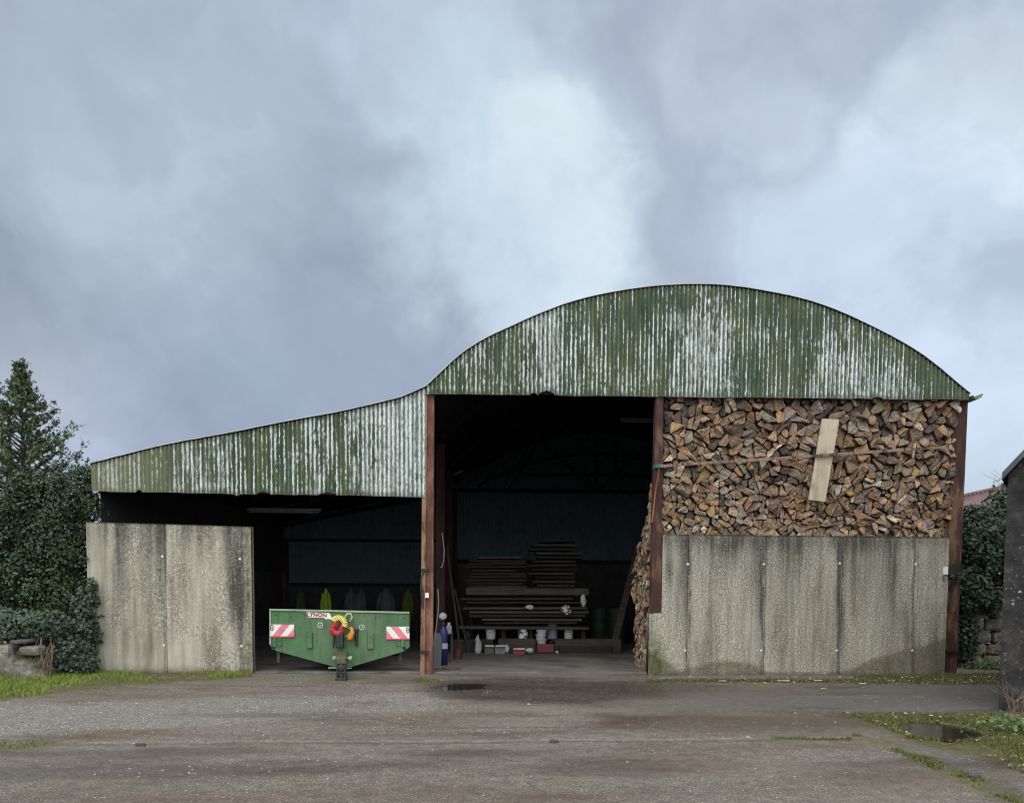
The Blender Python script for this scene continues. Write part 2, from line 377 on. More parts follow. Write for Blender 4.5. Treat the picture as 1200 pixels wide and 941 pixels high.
Z = Z*(sstep(-.05, .25, pud)) - .05*(1-sstep(-.18, .12, pud))
pud2 = poly_sdf(nX, nY, P_pud2); Z -= .035*(1-sstep(-.1, .06, pud2))
Z += gl*.03
fineY = (Y > -11)
at_ = dict(
    gravel=np.maximum(sd(P_grav, .15), .0), tarmac=np.clip(np.maximum(sd(P_tar, .18)*sstep(.2, 2.2, X-1.8+.9*(nX-X)), sd(P_tar2, .12)*.8), 0, 1),
    soil=np.clip(np.maximum(verge, gl)*.9+.5*(1-sstep(-.1, .25, poly_sdf(nX, nY, P_verge)))*.5, 0, .95),
    moss=np.clip(ln(L_moss, .11)*1.1+ln(L_mossb, .08)*.8+sd(P_footL, .1)+verge*.75+gl*.8+sd(P_basegreen, .1)*.55*sstep(1.5, 6, X)+.35*sstep(-2.2, -.2, Y)*(X < -1.2)*fbm(X*3, Y*3, 1), 0, 1),
    seam=np.clip(ln(L_seam, .028, .25), 0, 1),
    dark=np.clip(ln(L_crack, .03, .3)*.9+sd(P_dark, .35)*.6+ln(L_edge_shade, .05, .3)+(1-sstep(-.05, .15, pud2))+.8*(1-sstep(-.15, .1, pud))+.7*ln(gpoly([(-200, 871), (100, 872.5), (600, 870), (905, 867)]), .035, .5)+.7*np.exp(-((Y+.02)/.16)**2)*(X > 2.2)+.5*sstep(.62, .75, fbm(X*.7, Y*2.2, 3)), 0, 1),
    brown=np.clip(sd(P_brown, .3)*.75+sd(P_brown2, .3)*.7+.5*sstep(.55, .8, fbm(X*.5, Y*1.5, 5)), 0, 1),
    wet=np.clip(sd(P_dark, .5)*.9+sd(P_brown, .5)*.9+sd(P_tar, .3)*.45+.8*sstep(.55, .75, fbm(X*.35+3, Y*1.3, 7)), 0, 1))
ny, nx = X.shape
idx = np.arange(nx*ny).reshape(ny, nx)
Fg = np.stack([idx[:-1, :-1], idx[:-1, 1:], idx[1:, 1:], idx[1:, :-1]], -1).reshape(-1, 4)
GZ = Z
def ground_z(x, y):
    i = np.clip(np.searchsorted(gx, x)-1, 0, nx-2); j = np.clip(np.searchsorted(gy, y)-1, 0, ny-2)
    return GZ[j, i]
g = raw('ground', np.stack([X, Y, Z], -1).reshape(-1, 3), Fg, M['ground'], smooth=True, attrs={k: v.ravel() for k, v in at_.items()})
tag(g, 'worn grey concrete and tarmac yard in front of the barn', 'yard', kind='structure')
# barn floor slab
xl, xr = at(101, 600).x, at(1122, 700).x
XP = at(500.5, 640).x                      # left eave post of the arched bay
b = MB(); b.box(xl, xr, .02, 13.8, -.3, .035)
tag(b.build('barn_floor', M['slab'], bevel=.01), 'worn concrete floor slab inside the barn', 'floor', kind='structure')
s = NT('still_water'); s.fin((.02, .018, .014), .04, s.bump(s.noise(6), .002), spec=.5); M['water'] = s.mat
for nm, poly, z, lb in (('puddle', P_pud, .012, 'muddy puddle lying in the grass verge on the right'), ('puddle', P_pud2, -.012, 'small dark puddle beside the foot of the rusty left post')):
    b = MB(); c = np.mean(poly, axis=0); b.add([(c[0]+(x-c[0])*1.15, c[1]+(y-c[1])*1.15, z) for x, y in poly], [tuple(range(len(poly)))])
    tag(b.build(nm, M['water'], org=(c[0], c[1], 0)), lb, 'puddle', kind='structure')
# ------------------------------------------------------------------ barn
barn = thing('barn', (XP, 0, 0), 'round roofed hay barn with lean-to, clad in peeling green corrugated sheets', 'barn')
prof_px = [(104, 543.5), (195, 521), (265, 508), (335, 494), (405, 481), (440, 473), (475, 463.5), (490, 457), (499, 453), (543, 413), (607, 379), (670, 354), (733, 340), (797, 333.6), (844, 334), (900, 341.6), (960, 356), (1020, 381.5), (1080, 415), (1137.5, 461.5)]
# refine the arch with a smooth curve
pw = [at(x, y, -.115) for x, y in prof_px]
px_ = np.array([p.x for p in pw]); pz_ = np.array([p.z for p in pw])
def cubic(x, xs, ys):
    m = np.gradient(ys, xs); i = np.clip(np.searchsorted(xs, x)-1, 0, len(xs)-2); h = xs[i+1]-xs[i]; t = (x-xs[i])/h
    return (2*t**3-3*t**2+1)*ys[i]+(t**3-2*t**2+t)*h*m[i]+(-2*t**3+3*t**2)*ys[i+1]+(t**3-t**2)*h*m[i+1]
# the arch itself: circle fitted through its points
ax_ = px_[8:]; az_ = pz_[8:]
A_ = np.stack([ax_, az_, np.ones_like(ax_)], 1); sol = np.linalg.lstsq(A_, -(ax_**2+az_**2), rcond=None)[0]
acx, acz = -sol[0]/2, -sol[1]/2; ar = math.sqrt(acx**2+acz**2-sol[2])
print('arch', acx, acz, ar, [round(float(math.hypot(x-acx, z-acz)-ar), 3) for x, z in zip(ax_, az_)])
def roof_z(x):
    x = np.asarray(x, float)
    return np.where(x < px_[8], cubic(x, px_[:9], pz_[:9]), cubic(x, px_[8:], pz_[8:]))
def clad(name, x0, x1, zb0, zb1, pal, ys, topdark=False, bites=(), yel=None):
    pitch = .0765; n = int((x1-x0)/pitch*10); xs = np.linspace(x0, x1, n); ph = xs/pitch*2*math.pi
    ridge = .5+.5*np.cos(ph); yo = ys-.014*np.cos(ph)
    zb = np.interp(xs, [x0, x1], [zb0, zb1])+.018*(fbm(xs*3.1, xs*0+1.5, 2)-.5)
    sheet = np.floor(xs/.66); zb = zb+.012*(_h[(sheet.astype(int)) % 64, 3, 1]-.5); yo = yo+.012*(_h[(sheet.astype(int)) % 64, 9, 2]-.5)
    for bx, bw, bh in bites: zb += bh*np.clip(1-np.abs((xs-bx)/bw), 0, 1)**.5
    zt = roof_z(xs)-.012; rows = 34
    t = np.linspace(0, 1, rows)[:, None]; Z = zb+(zt-zb)*t
    Xs = np.broadcast_to(xs, Z.shape); Ys = np.broadcast_to(yo, Z.shape)+.015*(fbm(Xs*1.2, Z*1.2, 4)-.5)
    V = np.stack([Xs, Ys, Z], -1).reshape(-1, 3)
    pp = np.interp(Xs, [at(p, 500).x for p, _ in pal], [v for _, v in pal])
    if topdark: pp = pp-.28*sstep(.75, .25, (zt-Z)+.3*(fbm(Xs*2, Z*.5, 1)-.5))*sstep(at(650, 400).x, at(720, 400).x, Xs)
    ed = np.maximum(1-sstep(.02, .10, Z-zb), .8*(1-sstep(.02, .10, zt-Z)))
    rr = np.broadcast_to(ridge, Z.shape)
    yl = np.zeros_like(Z)
    if yel: yl = .5*(1-sstep(yel[0], yel[1], Xs))*np.ones_like(Z)
    i = np.arange(rows*n).reshape(rows, n)
    Fq = np.stack([i[:-1, :-1], i[:-1, 1:], i[1:, 1:], i[1:, :-1]], -1).reshape(-1, 4)
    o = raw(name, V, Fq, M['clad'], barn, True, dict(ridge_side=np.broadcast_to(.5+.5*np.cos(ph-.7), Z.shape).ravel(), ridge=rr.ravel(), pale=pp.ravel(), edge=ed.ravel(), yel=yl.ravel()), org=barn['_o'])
    return o
xC = at(499.5, 460, -.08).x
zl0, zl1 = at(106, 575.5, -.08).z, at(498, 582.5, -.08).z
za0, za1 = at(500, 462, -.08).z, at(1137, 469, -.08).z
bt = lambda p, y: at(p, y).x
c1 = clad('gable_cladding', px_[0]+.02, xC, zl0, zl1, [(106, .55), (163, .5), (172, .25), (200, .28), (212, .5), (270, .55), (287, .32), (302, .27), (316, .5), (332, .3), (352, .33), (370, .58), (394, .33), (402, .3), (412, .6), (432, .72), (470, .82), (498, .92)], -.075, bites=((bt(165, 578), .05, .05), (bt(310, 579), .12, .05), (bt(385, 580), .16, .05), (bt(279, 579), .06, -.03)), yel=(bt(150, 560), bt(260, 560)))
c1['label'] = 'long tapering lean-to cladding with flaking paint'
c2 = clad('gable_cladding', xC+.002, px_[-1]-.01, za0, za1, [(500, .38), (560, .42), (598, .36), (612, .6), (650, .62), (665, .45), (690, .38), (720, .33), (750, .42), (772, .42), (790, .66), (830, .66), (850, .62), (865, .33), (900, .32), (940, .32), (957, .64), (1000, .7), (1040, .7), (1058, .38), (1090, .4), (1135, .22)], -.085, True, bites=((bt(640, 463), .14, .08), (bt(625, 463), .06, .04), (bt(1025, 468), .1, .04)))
c2['label'] = 'arched gable cladding streaked green and white'
# roof sheet (front edge overhangs a little), real thickness
xs = np.concatenate([np.linspace(px_[0], px_[8], 60)[:-1], np.linspace(px_[8], px_[-1], 110)])
zs = roof_z(xs)
tx = np.gradient(xs); tz = np.gradient(zs); L = np.hypot(tx, tz); nxn, nzn = -tz/L, tx/L
ysr = np.concatenate([[-.115, -.08], np.linspace(.4, 13.9, 16)])
V = []; Fq = []; ns = len(xs)
for th in (0.0, .013):
    for yy in ysr: V += [(xs[k]+nxn[k]*th, yy, zs[k]+nzn[k]*th+.002) for k in range(ns)]
ni = len(ysr); ii = lambda a, j, k: a*ni*ns+j*ns+k
for j in range(ni-1):
    for k in range(ns-1):
        Fq.append((ii(0, j, k), ii(0, j+1, k), ii(0, j+1, k+1), ii(0, j, k+1))); Fq.append((ii(1, j, k), ii(1, j, k+1), ii(1, j+1, k+1), ii(1, j+1, k)))
for k in range(ns-1):
    Fq.append((ii(0, 0, k), ii(0, 0, k+1), ii(1, 0, k+1), ii(1, 0, k))); Fq.append((ii(0, ni-1, k+1), ii(0, ni-1, k), ii(1, ni-1, k), ii(1, ni-1, k+1)))
for j in range(ni-1):
    for k in (0, ns-1): Fq.append((ii(0, j, k), ii(0, j+1, k), ii(1, j+1, k), ii(1, j, k)))
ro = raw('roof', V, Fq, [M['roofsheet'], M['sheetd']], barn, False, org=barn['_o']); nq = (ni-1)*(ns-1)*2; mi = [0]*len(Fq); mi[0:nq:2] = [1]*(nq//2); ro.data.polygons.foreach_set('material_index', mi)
# gutter along the right eave, turned-up end
e = Vector((px_[-1], 0, pz_[-1])); b = MB(); n = 9
pts = [(e.x+.085+.085*math.cos(math.pi+math.pi*k/n)+.02, e.z-.045+.075*math.sin(math.pi+math.pi*k/n)+.03*(k/n)) for k in range(n+1)]
pin = [(x, z+.012) for x, z in reversed(pts)]
b.prism(pts+pin, -.17, 13.8); b.build('gutter', simple('mossy_gutter', (.13, .16, .11), .7, .3, 9), barn)
# posts
def post(px0, px1, ytop, ybot, Yf, dep, mats, name='post', px0b=None, px1b=None):
    tl, tr = at(px0, ytop, Yf), at(px1, ytop, Yf); bl, br = at(px0b or px0, ybot, Yf), at(px1b or px1, ybot, Yf)
    t = .022; b = MB()
    f = [(bl.x, bl.z), (br.x, br.z), (tr.x, tr.z), (tl.x, tl.z)]
    b.prism(f, Yf, Yf+t); b.prism(f, Yf+dep-t, Yf+dep)
    mt, mb = (tl.x+tr.x)/2, (bl.x+br.x)/2
    b.prism([(mb-.01, bl.z), (mb+.01, bl.z), (mt+.01, tl.z), (mt-.01, tl.z)], Yf+t, Yf+dep-t)
    return b.build(name, mats, barn, bevel=.004), (tl, tr, bl, br)
p1, _ = post(496.5, 508.5, 461, 793, -.03, .2, m_rust('faded_red_steel', (.10, .042, .03), (.17, .088, .055), .56), px0b=493.5, px1b=507)
# angle flange on the outer side, ochre
a1, a2 = at(497, 463, -.035), at(493.7, 792, -.035); b = MB()
b.bar((a1.x+.02, -.052, a1.z), (a2.x+.02, -.052, a2.z), .075, .022, (0, 1, 0)); f_ = b.build('flange', M['rustb'], p1, org=barn['_o'])
for yy in (668, 764):
    b = MB(); q = at(495, yy, -.07); b.bar((q.x-.03, -.075, q.z), (q.x+.12, -.075, q.z), .02, .05, (0, 0, 1)); b.build('strap', M['darksteel'], p1, org=barn['_o'])
b = MB(); q = at(500.5, 697, -.07); b.box(q.x-.035, q.x+.03, -.072, -.060, q.z-.05, q.z+.04)
b.build('notice', simple('faded_paper', (.62, .6, .52), .8), p1, org=barn['_o'])
p2, _ = post(768.5, 777.5, 465, 721, -.06, .17, M['rust'], px0b=762.5, px1b=775)
p3, _ = post(1117, 1134.5, 470, 789, .06, .24, M['rustr'], px0b=1105, px1b=1121)
b = MB()                                                  # darker repaired sleeve and bracket on the right post
q0, q1 = at(1119, 661, .05), at(1117, 676, .05); b.box(q0.x-.17, q0.x+.13, .02, .054, q1.z, q0.z); b.build('bracket', M['darksteel'], p3, org=barn['_o']); b = MB()
q0 = at(1113, 762, .05); b.box(q0.x-.16, q0.x+.13, .0, .05, q0.z-.03, q0.z+.03); b.build('bracket', M['darksteel'], p3, org=barn['_o'])
b = MB()
for dx, ya in ((-.115, 668), (.115, 688)):
    q = at(1112.5, ya, .045); q2 = at(1112.5, ya+28, .045); b.box(q.x+dx-.008, q.x+dx+.008, .03, .062, q2.z, q.z)
XE = at(1121, 600).x; EZ = at(500, 470).z
# inner columns, trusses, purlins
for Yc in (4.5, 9.1, 13.45):
    for xc, zt in ((XP, EZ), (XE, EZ), (xl+.25, 3.15)):
        b = MB(); zt2 = min(zt, float(roof_z(xc))-.12); b.ibeam((xc, Yc, .03), (xc, Yc, zt2), .2, .2, .02, (0, 1, 0)); b.build('post', M['rustd'], barn)
def arch_pts(dz, n=26): 
    a = np.linspace(XP+.05, XE-.05, n); return [(float(x), float(roof_z(x))-dz) for x in a]
for Yc, tie in ((4.5, False), (9.1, True), (13.3, True)):
    tr = MB(); ap = arch_pts(.12); 
    for (x0, z0), (x1, z1) in zip(ap[:-1], ap[1:]): tr.bar((x0, Yc, z0), (x1, Yc, z1), .09, .12)
    t0 = tr.build('truss', M['darksteel'], barn)
    if tie:
        w = MB(); zt = EZ-.05; w.bar((XP, Yc, zt), (XE, Yc, zt), .1, .1)
        lo = arch_pts(.85)
        for (x0, z0), (x1, z1) in zip(lo[2:-3], lo[3:-2]): w.bar((x0, Yc, max(z0, zt)), (x1, Yc, max(z1, zt)), .07, .07)
        mx = (XP+XE)/2; w.bar((mx, Yc, zt), (mx, Yc, float(roof_z(mx))-.15), .07, .07)
        for sgn in (-1, 1):
            w.bar((mx+.05*sgn, Yc, zt+.03), (mx+sgn*1.9, Yc, float(roof_z(mx+sgn*1.9))-.2), .05, .05); w.bar((mx+1.95*sgn, Yc, float(roof_z(mx+sgn*1.9))-.2), (mx+sgn*3, Yc, zt), .05, .05)
        w.build('tie', M['darksteel'], t0, org=barn['_o'])
    r = MB(); r.bar((xl+.15, Yc, float(roof_z(xl+.15))-.13), (XP-.1, Yc, float(roof_z(XP-.1))-.3), .08, .14); r.build('rafter', M['darksteel'], barn)
for fx in (.08, .24, .4, .58, .76, .92):
    x = XP+(XE-XP)*fx; z = float(roof_z(x))-.045; b = MB(); b.bar((x, .0, z), (x, 13.7, z), .07, .06); b.build('purlin', M['darksteel'], barn)
for x in (xl+.9, xl+2.6, xl+4.3):
    z = float(roof_z(x))-.05; b = MB(); b.bar((x, .0, z), (x, 13.7, z), .07, .06); b.build('purlin', M['darksteel'], barn)
b = MB(); b.bar((xl, -.0, zl0+.06), (XP-.12, -.0, zl1+.06), .06, .08); b.bar((XP+.12, 0.02, za0+.08), (px_[-1]-.1, .02, za1+.08), .06, .08); b.build('eaves_rail', M['darksteel'], barn)
# back and side walls: concrete below, corrugated sheet above
def sheet_wall(x0, x1, y0, y1, zb, zt, name, m='sheet'):            # corrugated along a straight run
    Lh = math.hypot(x1-x0, y1-y0); n = int(Lh/.0765*4); t = np.linspace(0, 1, n); off = .012*np.cos(t*Lh/.0765*2*math.pi)
    dx, dy = (x1-x0)/Lh, (y1-y0)/Lh; x = x0+(x1-x0)*t-dy*off; y = y0+(y1-y0)*t+dx*off
    top = np.array([zt(v) if callable(zt) else zt for v in x]); V = np.concatenate([np.stack([x, y, np.full(n, zb)], 1), np.stack([x, y, top], 1)])
    i = np.arange(n-1); raw(name, V, np.stack([i, i+1, i+1+n, i+n], 1), M[m], barn, True, org=barn['_o'])
rz = lambda v: float(roof_z(v))+.012
sheet_wall(XP, px_[-1]-.02, 13.6, 13.6, 2.42, rz, 'back_cladding')
sheet_wall(xl, XP+.06, 13.57, 13.57, 1.55, rz, 'back_cladding')
b = MB(); b.box(XP+.01, xr, 13.62, 13.8, 0, 2.5); b.box(xl, XP, 13.62, 13.8, 0, 1.6); b.build('back_wall', M['inconc'], barn)
sheet_wall(px_[-1]-.06, px_[-1]-.06, .32, 13.6, 2.42, float(roof_z(px_[-1]-.06))+.01, 'side_cladding')
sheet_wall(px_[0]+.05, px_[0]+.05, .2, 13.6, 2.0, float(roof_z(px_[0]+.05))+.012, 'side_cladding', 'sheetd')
b = MB(); b.box(xr-.02, xr+.16, .35, 13.6, 0, 2.5); b.build('side_wall', M['inconc'], barn); b = MB(); b.box(xl-.02, xl+.12, .2, 13.6, 0, 2.1); b.build('side_wall', M['inconc'], barn)
b = MB()
for z in (1.62, 2.44): pass
b.bar((XP, 13.5, 2.42), (XE, 13.5, 2.42), .1, .12); b.bar((xl, 13.5, 1.6), (XP, 13.5, 1.6), .08, .1); b.bar((xl, 13.5, 3.1), (XP, 13.5, 3.1), .08, .1); b.build('sheeting_rail', M['darksteel'], barn)
# ------------------------------------------------------------------ concrete walls of panels with bolts
def panel(parent, x0, x1, z1a, z1b, yf, dep, fst, x0b=None, zsplit=None, z0=-.05):
    nxp = max(8, int((x1-x0)/.035)); nz = 60
    u, v = np.meshgrid(np.linspace(0, 1, nxp), np.linspace(0, 1, nz)); xx = x0+(x1-x0)*u; zt = z1a+(z1b-z1a)*u; zz = z0+(zt-z0)*v
    yy = yf+.010*(fbm(xx*3, zz*3, 1)-.5)+.006*(fbm(xx*14, zz*14, 2)-.5)
    ch = .012
    yy = yy+ch*np.exp(-(np.minimum(xx-x0, x1-xx)/.012)**2)+.015*np.exp(-((zt-zz)/.012)**2)
    V = np.stack([xx, yy, zz], -1).reshape(-1, 3); i = np.arange(nxp*nz).reshape(nz, nxp)
    Fq = np.stack([i[:-1, :-1], i[:-1, 1:], i[1:, 1:], i[1:, :-1]], -1).reshape(-1, 4)
    ring = list(i[0, :])+list(i[1:, -1])+list(i[-1, -2::-1])+list(i[-2:0, 0]); nb = len(V)
    back = V[ring].copy(); back[:, 1] = yf+dep; V2 = np.concatenate([V, back]); m = len(ring)
    Fs = np.array([(ring[k], ring[(k+1) % m], nb+(k+1) % m, nb+k) for k in range(m)])
    ppx, ppy = projn(V2); aa = fst(ppx, ppy, V2)
    return raw('panel', V2, np.concatenate([Fq, Fs]), M['conc'], parent, False, aa, org=parent['_o'])
def gz(x, c, w): return np.exp(-((x-c)/w)**2)
def st_left(px, py, V):
    t = sstep(790, 612, py); x = px+3*(fbm(V[:, 0]*2, V[:, 2]*1.5, 3)-.5)*2
    s = gz(x, 141, 9)*t*.9+gz(x, 122, 5)*t*.3+gz(x, 172, 12)*t*.55+gz(x, 188, 4)*.7*sstep(790, 640, py)+gz(x, 275, 10)*1.05*sstep(760, 690, py)+gz(x, 283, 4)*.7+gz(x, 233, 4)*.6*sstep(700, 620, py)+gz(x, 215, 6)*.35*t+gz(x, 192.6, 1.3)*.8
    s += .55*sstep(650, 612, py)*fbm(V[:, 0]*6, V[:, 2]*2, 5)
    sm = .25*gz(px, 112, 14)-.1*sstep(250, 290, px)+.2*sstep(700, 780, py)*sstep(240, 200, px)
    return dict(stain=np.clip(s, 0, 1), damp=.8*sstep(778, 792, py+4*fbm(V[:, 0]*5, V[:, 2], 1)), moss=np.clip(1.2*sstep(782, 793, py+6*(fbm(V[:, 0]*6, V[:, 2]*3, 2)-.5))+.8*gz(px, 291, 4)*(.5+fbm(V[:, 0], V[:, 2]*4, 3))*.8, 0, 1), smooth_area=sm)
tide = ([755, 775, 800, 812, 825, 850, 880, 900, 925, 985, 1003, 1020, 1045, 1075, 1095, 1115], [762, 772, 786, 782, 777, 772.5, 776, 786, 789, 787, 781, 772, 766, 758, 752, 742])
def st_right(px, py, V):
    n = fbm(V[:, 0]*2.5, V[:, 2]*2, 3); x = px+4*(n-.5)*2; t = sstep(770, 627, py)
    s = gz(x, 801, 6)*.65*sstep(800, 640, py)+gz(x, 806.5, 1.6)*.9+gz(x, 850, 26)*sstep(700, 632, py)*.75+gz(x, 890, 9)*.6*sstep(800, 650, py)+gz(x, 893.5, 1.8)*.8+gz(x, 985, 4.5)*.95*sstep(810, 690, py)+gz(x, 981.5, 2)*.6+gz(x, 1045, 5)*.75*sstep(780, 650, py)+gz(x, 1071, 2)*.7+gz(x, 930, 18)*sstep(690, 630, py)*.55+gz(x, 1002, 14)*sstep(700, 630, py)*.55
    s += .10*(n > 0)+gz(x, 925, 20)*.35*t+gz(x, 1030, 22)*.35*t+gz(px, 784, 5)*.8*gz(py, 665, 24)+gz(x, 1098, 8)*.5*sstep(700, 790, py)+.6*sstep(655, 626, py)*(.4+n)
    ty = np.interp(px, *tide)+5*(fbm(V[:, 0]*4, V[:, 2]*4, 2)-.5)
    damp = sstep(-1.5, 2.5, py-ty)
    moss = np.clip(1.1*sstep(785, 797, py+7*(fbm(V[:, 0]*6, V[:, 2]*3, 2)-.5))+.9*sstep(790, 765, px)*sstep(730, 775, py)+.35*sstep(1085, 1105, px)*sstep(730, 775, py), 0, 1)
    return dict(stain=np.clip(s, 0, 1), damp=damp*.9, moss=moss, smooth_area=-.12+0*px)
bolt_m = simple('white_plastic_cap', (.62, .61, .57), .5, .05)
def bolts(parent, panels, pts, yf):
    for px, py in pts:
        q = at(px, py, yf); b = MB(); b.lathe([(.0, .0), (.021, .0), (.021, .010), (.012, .016), (0, .018)], (q.x, yf+.006, q.z), 12, M=Matrix.Rotation(D(90), 3, 'X'))
        near = min(panels, key=lambda p: abs(p[1]-q.x)); o = b.build('bolt', bolt_m, near[0], org=parent['_o'])
Yw = -.07
wl = thing('concrete_wall', (at(198, 793, Yw).x, Yw, 0), 'pale weathered concrete wall of two panels closing part of the lean-to', 'wall')
P = [at(100, 611.5, Yw), at(192.5, 614, Yw), at(293.8, 617, Yw)]
pl_ = []
for i in range(2):
    o = panel(wl, P[i].x+.003, P[i+1].x-.003, P[i].z, P[i+1].z, Yw, .17, st_left); pl_.append((o, (P[i].x+P[i+1].x)/2))
bolts(wl, pl_, [(190, 652), (281, 655), (192, 756), (283, 757)], Yw)
Yr = -.09
wr = thing('concrete_wall', (at(940, 797, Yr).x, Yr, 0), 'stained concrete panel wall holding up the stacked firewood', 'wall')
sx = [at(775.5, 700, Yr).x, at(805.5, 720, Yr).x, at(896.5, 720, Yr).x, at(986, 720, Yr).x, at(1074.5, 720, Yr).x, at(1110, 720, Yr).x]
szt = [at(p, y, Yr).z for p, y in ((775, 625.5), (805, 626), (897, 627), (986, 628), (1074, 629), (1110, 629.5))]
pl_ = []
for i in range(5):
    o = panel(wr, sx[i]+.003, sx[i+1]-.003, szt[i], szt[i+1], Yr, .2, st_right); pl_.append((o, (sx[i]+sx[i+1])/2))
xe = at(760, 770, Yr).x; ze = at(765, 719, Yr).z
o = panel(wr, xe, sx[0]+.001, ze, ze+.02, Yr+.004, .22, st_right); o['label'] = 'low stub panel projecting left under the post'
bolts(wr, pl_, [(806, 661), (895, 661), (984, 660), (1073, 661), (803, 762), (892, 762), (980.5, 762), (1069, 762)], Yr)
b = MB(); q = at(1108, 668, Yr); b.box(q.x-.05, q.x+.03, Yr-.03, Yr-.004, q.z-.08, q.z+.06); b.build('patch', bolt_m, pl_[-1][0], org=wr['_o'])
# ------------------------------------------------------------------ firewood
def clip(poly, nx_, nz_, d):                   # keep nx*x+nz*z <= d
    out = []; n = len(poly)
    for i in range(n):
        a, b_ = poly[i], poly[(i+1) % n]; da = nx_*a[0]+nz_*a[1]-d; db = nx_*b_[0]+nz_*b_[1]-d
        if da <= 0: out.append(a)
        if (da < 0 < db) or (db < 0 < da):
            t = da/(da-db); out.append((a[0]+(b_[0]-a[0])*t, a[1]+(b_[1]-a[1])*t))
    return out
def area(p): return .5*sum(p[i][0]*p[(i+1) % len(p)][1]-p[(i+1) % len(p)][0]*p[i][1] for i in range(len(p)))
def cent(p): 
    a = area(p) or 1e-9; cx = cz = 0
    for i in range(len(p)):
        x0, z0 = p[i]; x1, z1 = p[(i+1) % len(p)]; k = x0*z1-x1*z0; cx += (x0+x1)*k; cz += (z0+z1)*k
    return cx/6/a, cz/6/a
def cells(region, rad, r_, asp=1.22):
    xs = [p[0] for p in region]; zs = [p[1] for p in region]; pts = []
    fails = 0
    while fails < 4000:
        x = r_.uniform(min(xs), max(xs)); z = r_.uniform(min(zs), max(zs)); r = rad(x, z)*r_.choice((.68, .85, 1, 1, 1.2, 1.4))
        if len(clip_in(region, x, z)) and all(((x-a)/asp)**2+(z-c)**2 > (.52*(r+q))**2 for a, c, q in pts): pts.append((x, z, r)); fails = 0
        else: fails += 1
    out = []
    for i, (x, z, r) in enumerate(pts):
        nb = sorted(((((x-a)/asp)**2+(z-c)**2, j) for j, (a, c, q) in enumerate(pts) if j != i))[:26]
        p = list(region)
        for _, j in nb:
            a, c, q = pts[j]; dx, dz = (a-x)/asp**2, (c-z)
            # power-diagram bisector in the stretched metric
            S = lambda X, Z: (X/asp)**2+Z**2
            d = .5*(S(a, c)-S(x, z)+ .35*(r*r-q*q)); p = clip(p, dx, dz, d)
            if len(p) < 3: break
        if len(p) >= 3 and abs(area(p)) > .002: out.append((p, (x, z), r))
    return out
def clip_in(region, x, z):
    n = len(region)
    for i in range(n):
        a, b_ = region[i], region[(i+1) % n]
        if (b_[0]-a[0])*(z-a[1])-(b_[1]-a[1])*(x-a[0]) < 0: return []
    return [1]
TONES = {'orange-brown': (.28, .172, .090), 'tan': (.31, .215, .135), 'grey-brown': (.215, .155, .108), 'silver-grey': (.24, .195, .155), 'pale cream': (.46, .375, .27), 'dark brown': (.095, .066, .047), 'reddish brown': (.19, .115, .076), 'near-black': (.045, .038, .036)}
def split_cells(cs_, r_, lim):
    out = []
    def rec(p, lv):
        a = abs(area(p)); c = cent(p)
        if a < lim(c)*r_.uniform(.55, 1.6) or lv > 4: out.append((p, c, 0)); return
        # cut across the longer way or at random, like an axe
        if r_.random() < .72:
            mx = max(((q[0]-c[0])**2+(q[1]-c[1])**2, math.atan2(q[1]-c[1], q[0]-c[0])) for q in p)[1]; th = mx+r_.gauss(0, .3)
        else: th = r_.uniform(0, 3.14)
        nx_, nz_ = math.cos(th), math.sin(th); R = math.sqrt(a)
        d = nx_*c[0]+nz_*c[1]+R*r_.uniform(-.14, .14); A_ = clip(p, nx_, nz_, d); B_ = clip(p, -nx_, -nz_, -d)
        if len(A_) < 3 or len(B_) < 3 or min(abs(area(A_)), abs(area(B_))) < .005: out.append((p, c, 0)); return
        rec(A_, lv+1); rec(B_, lv+1)
    for p, s_, r in cs_: rec(p, 0)
    return out
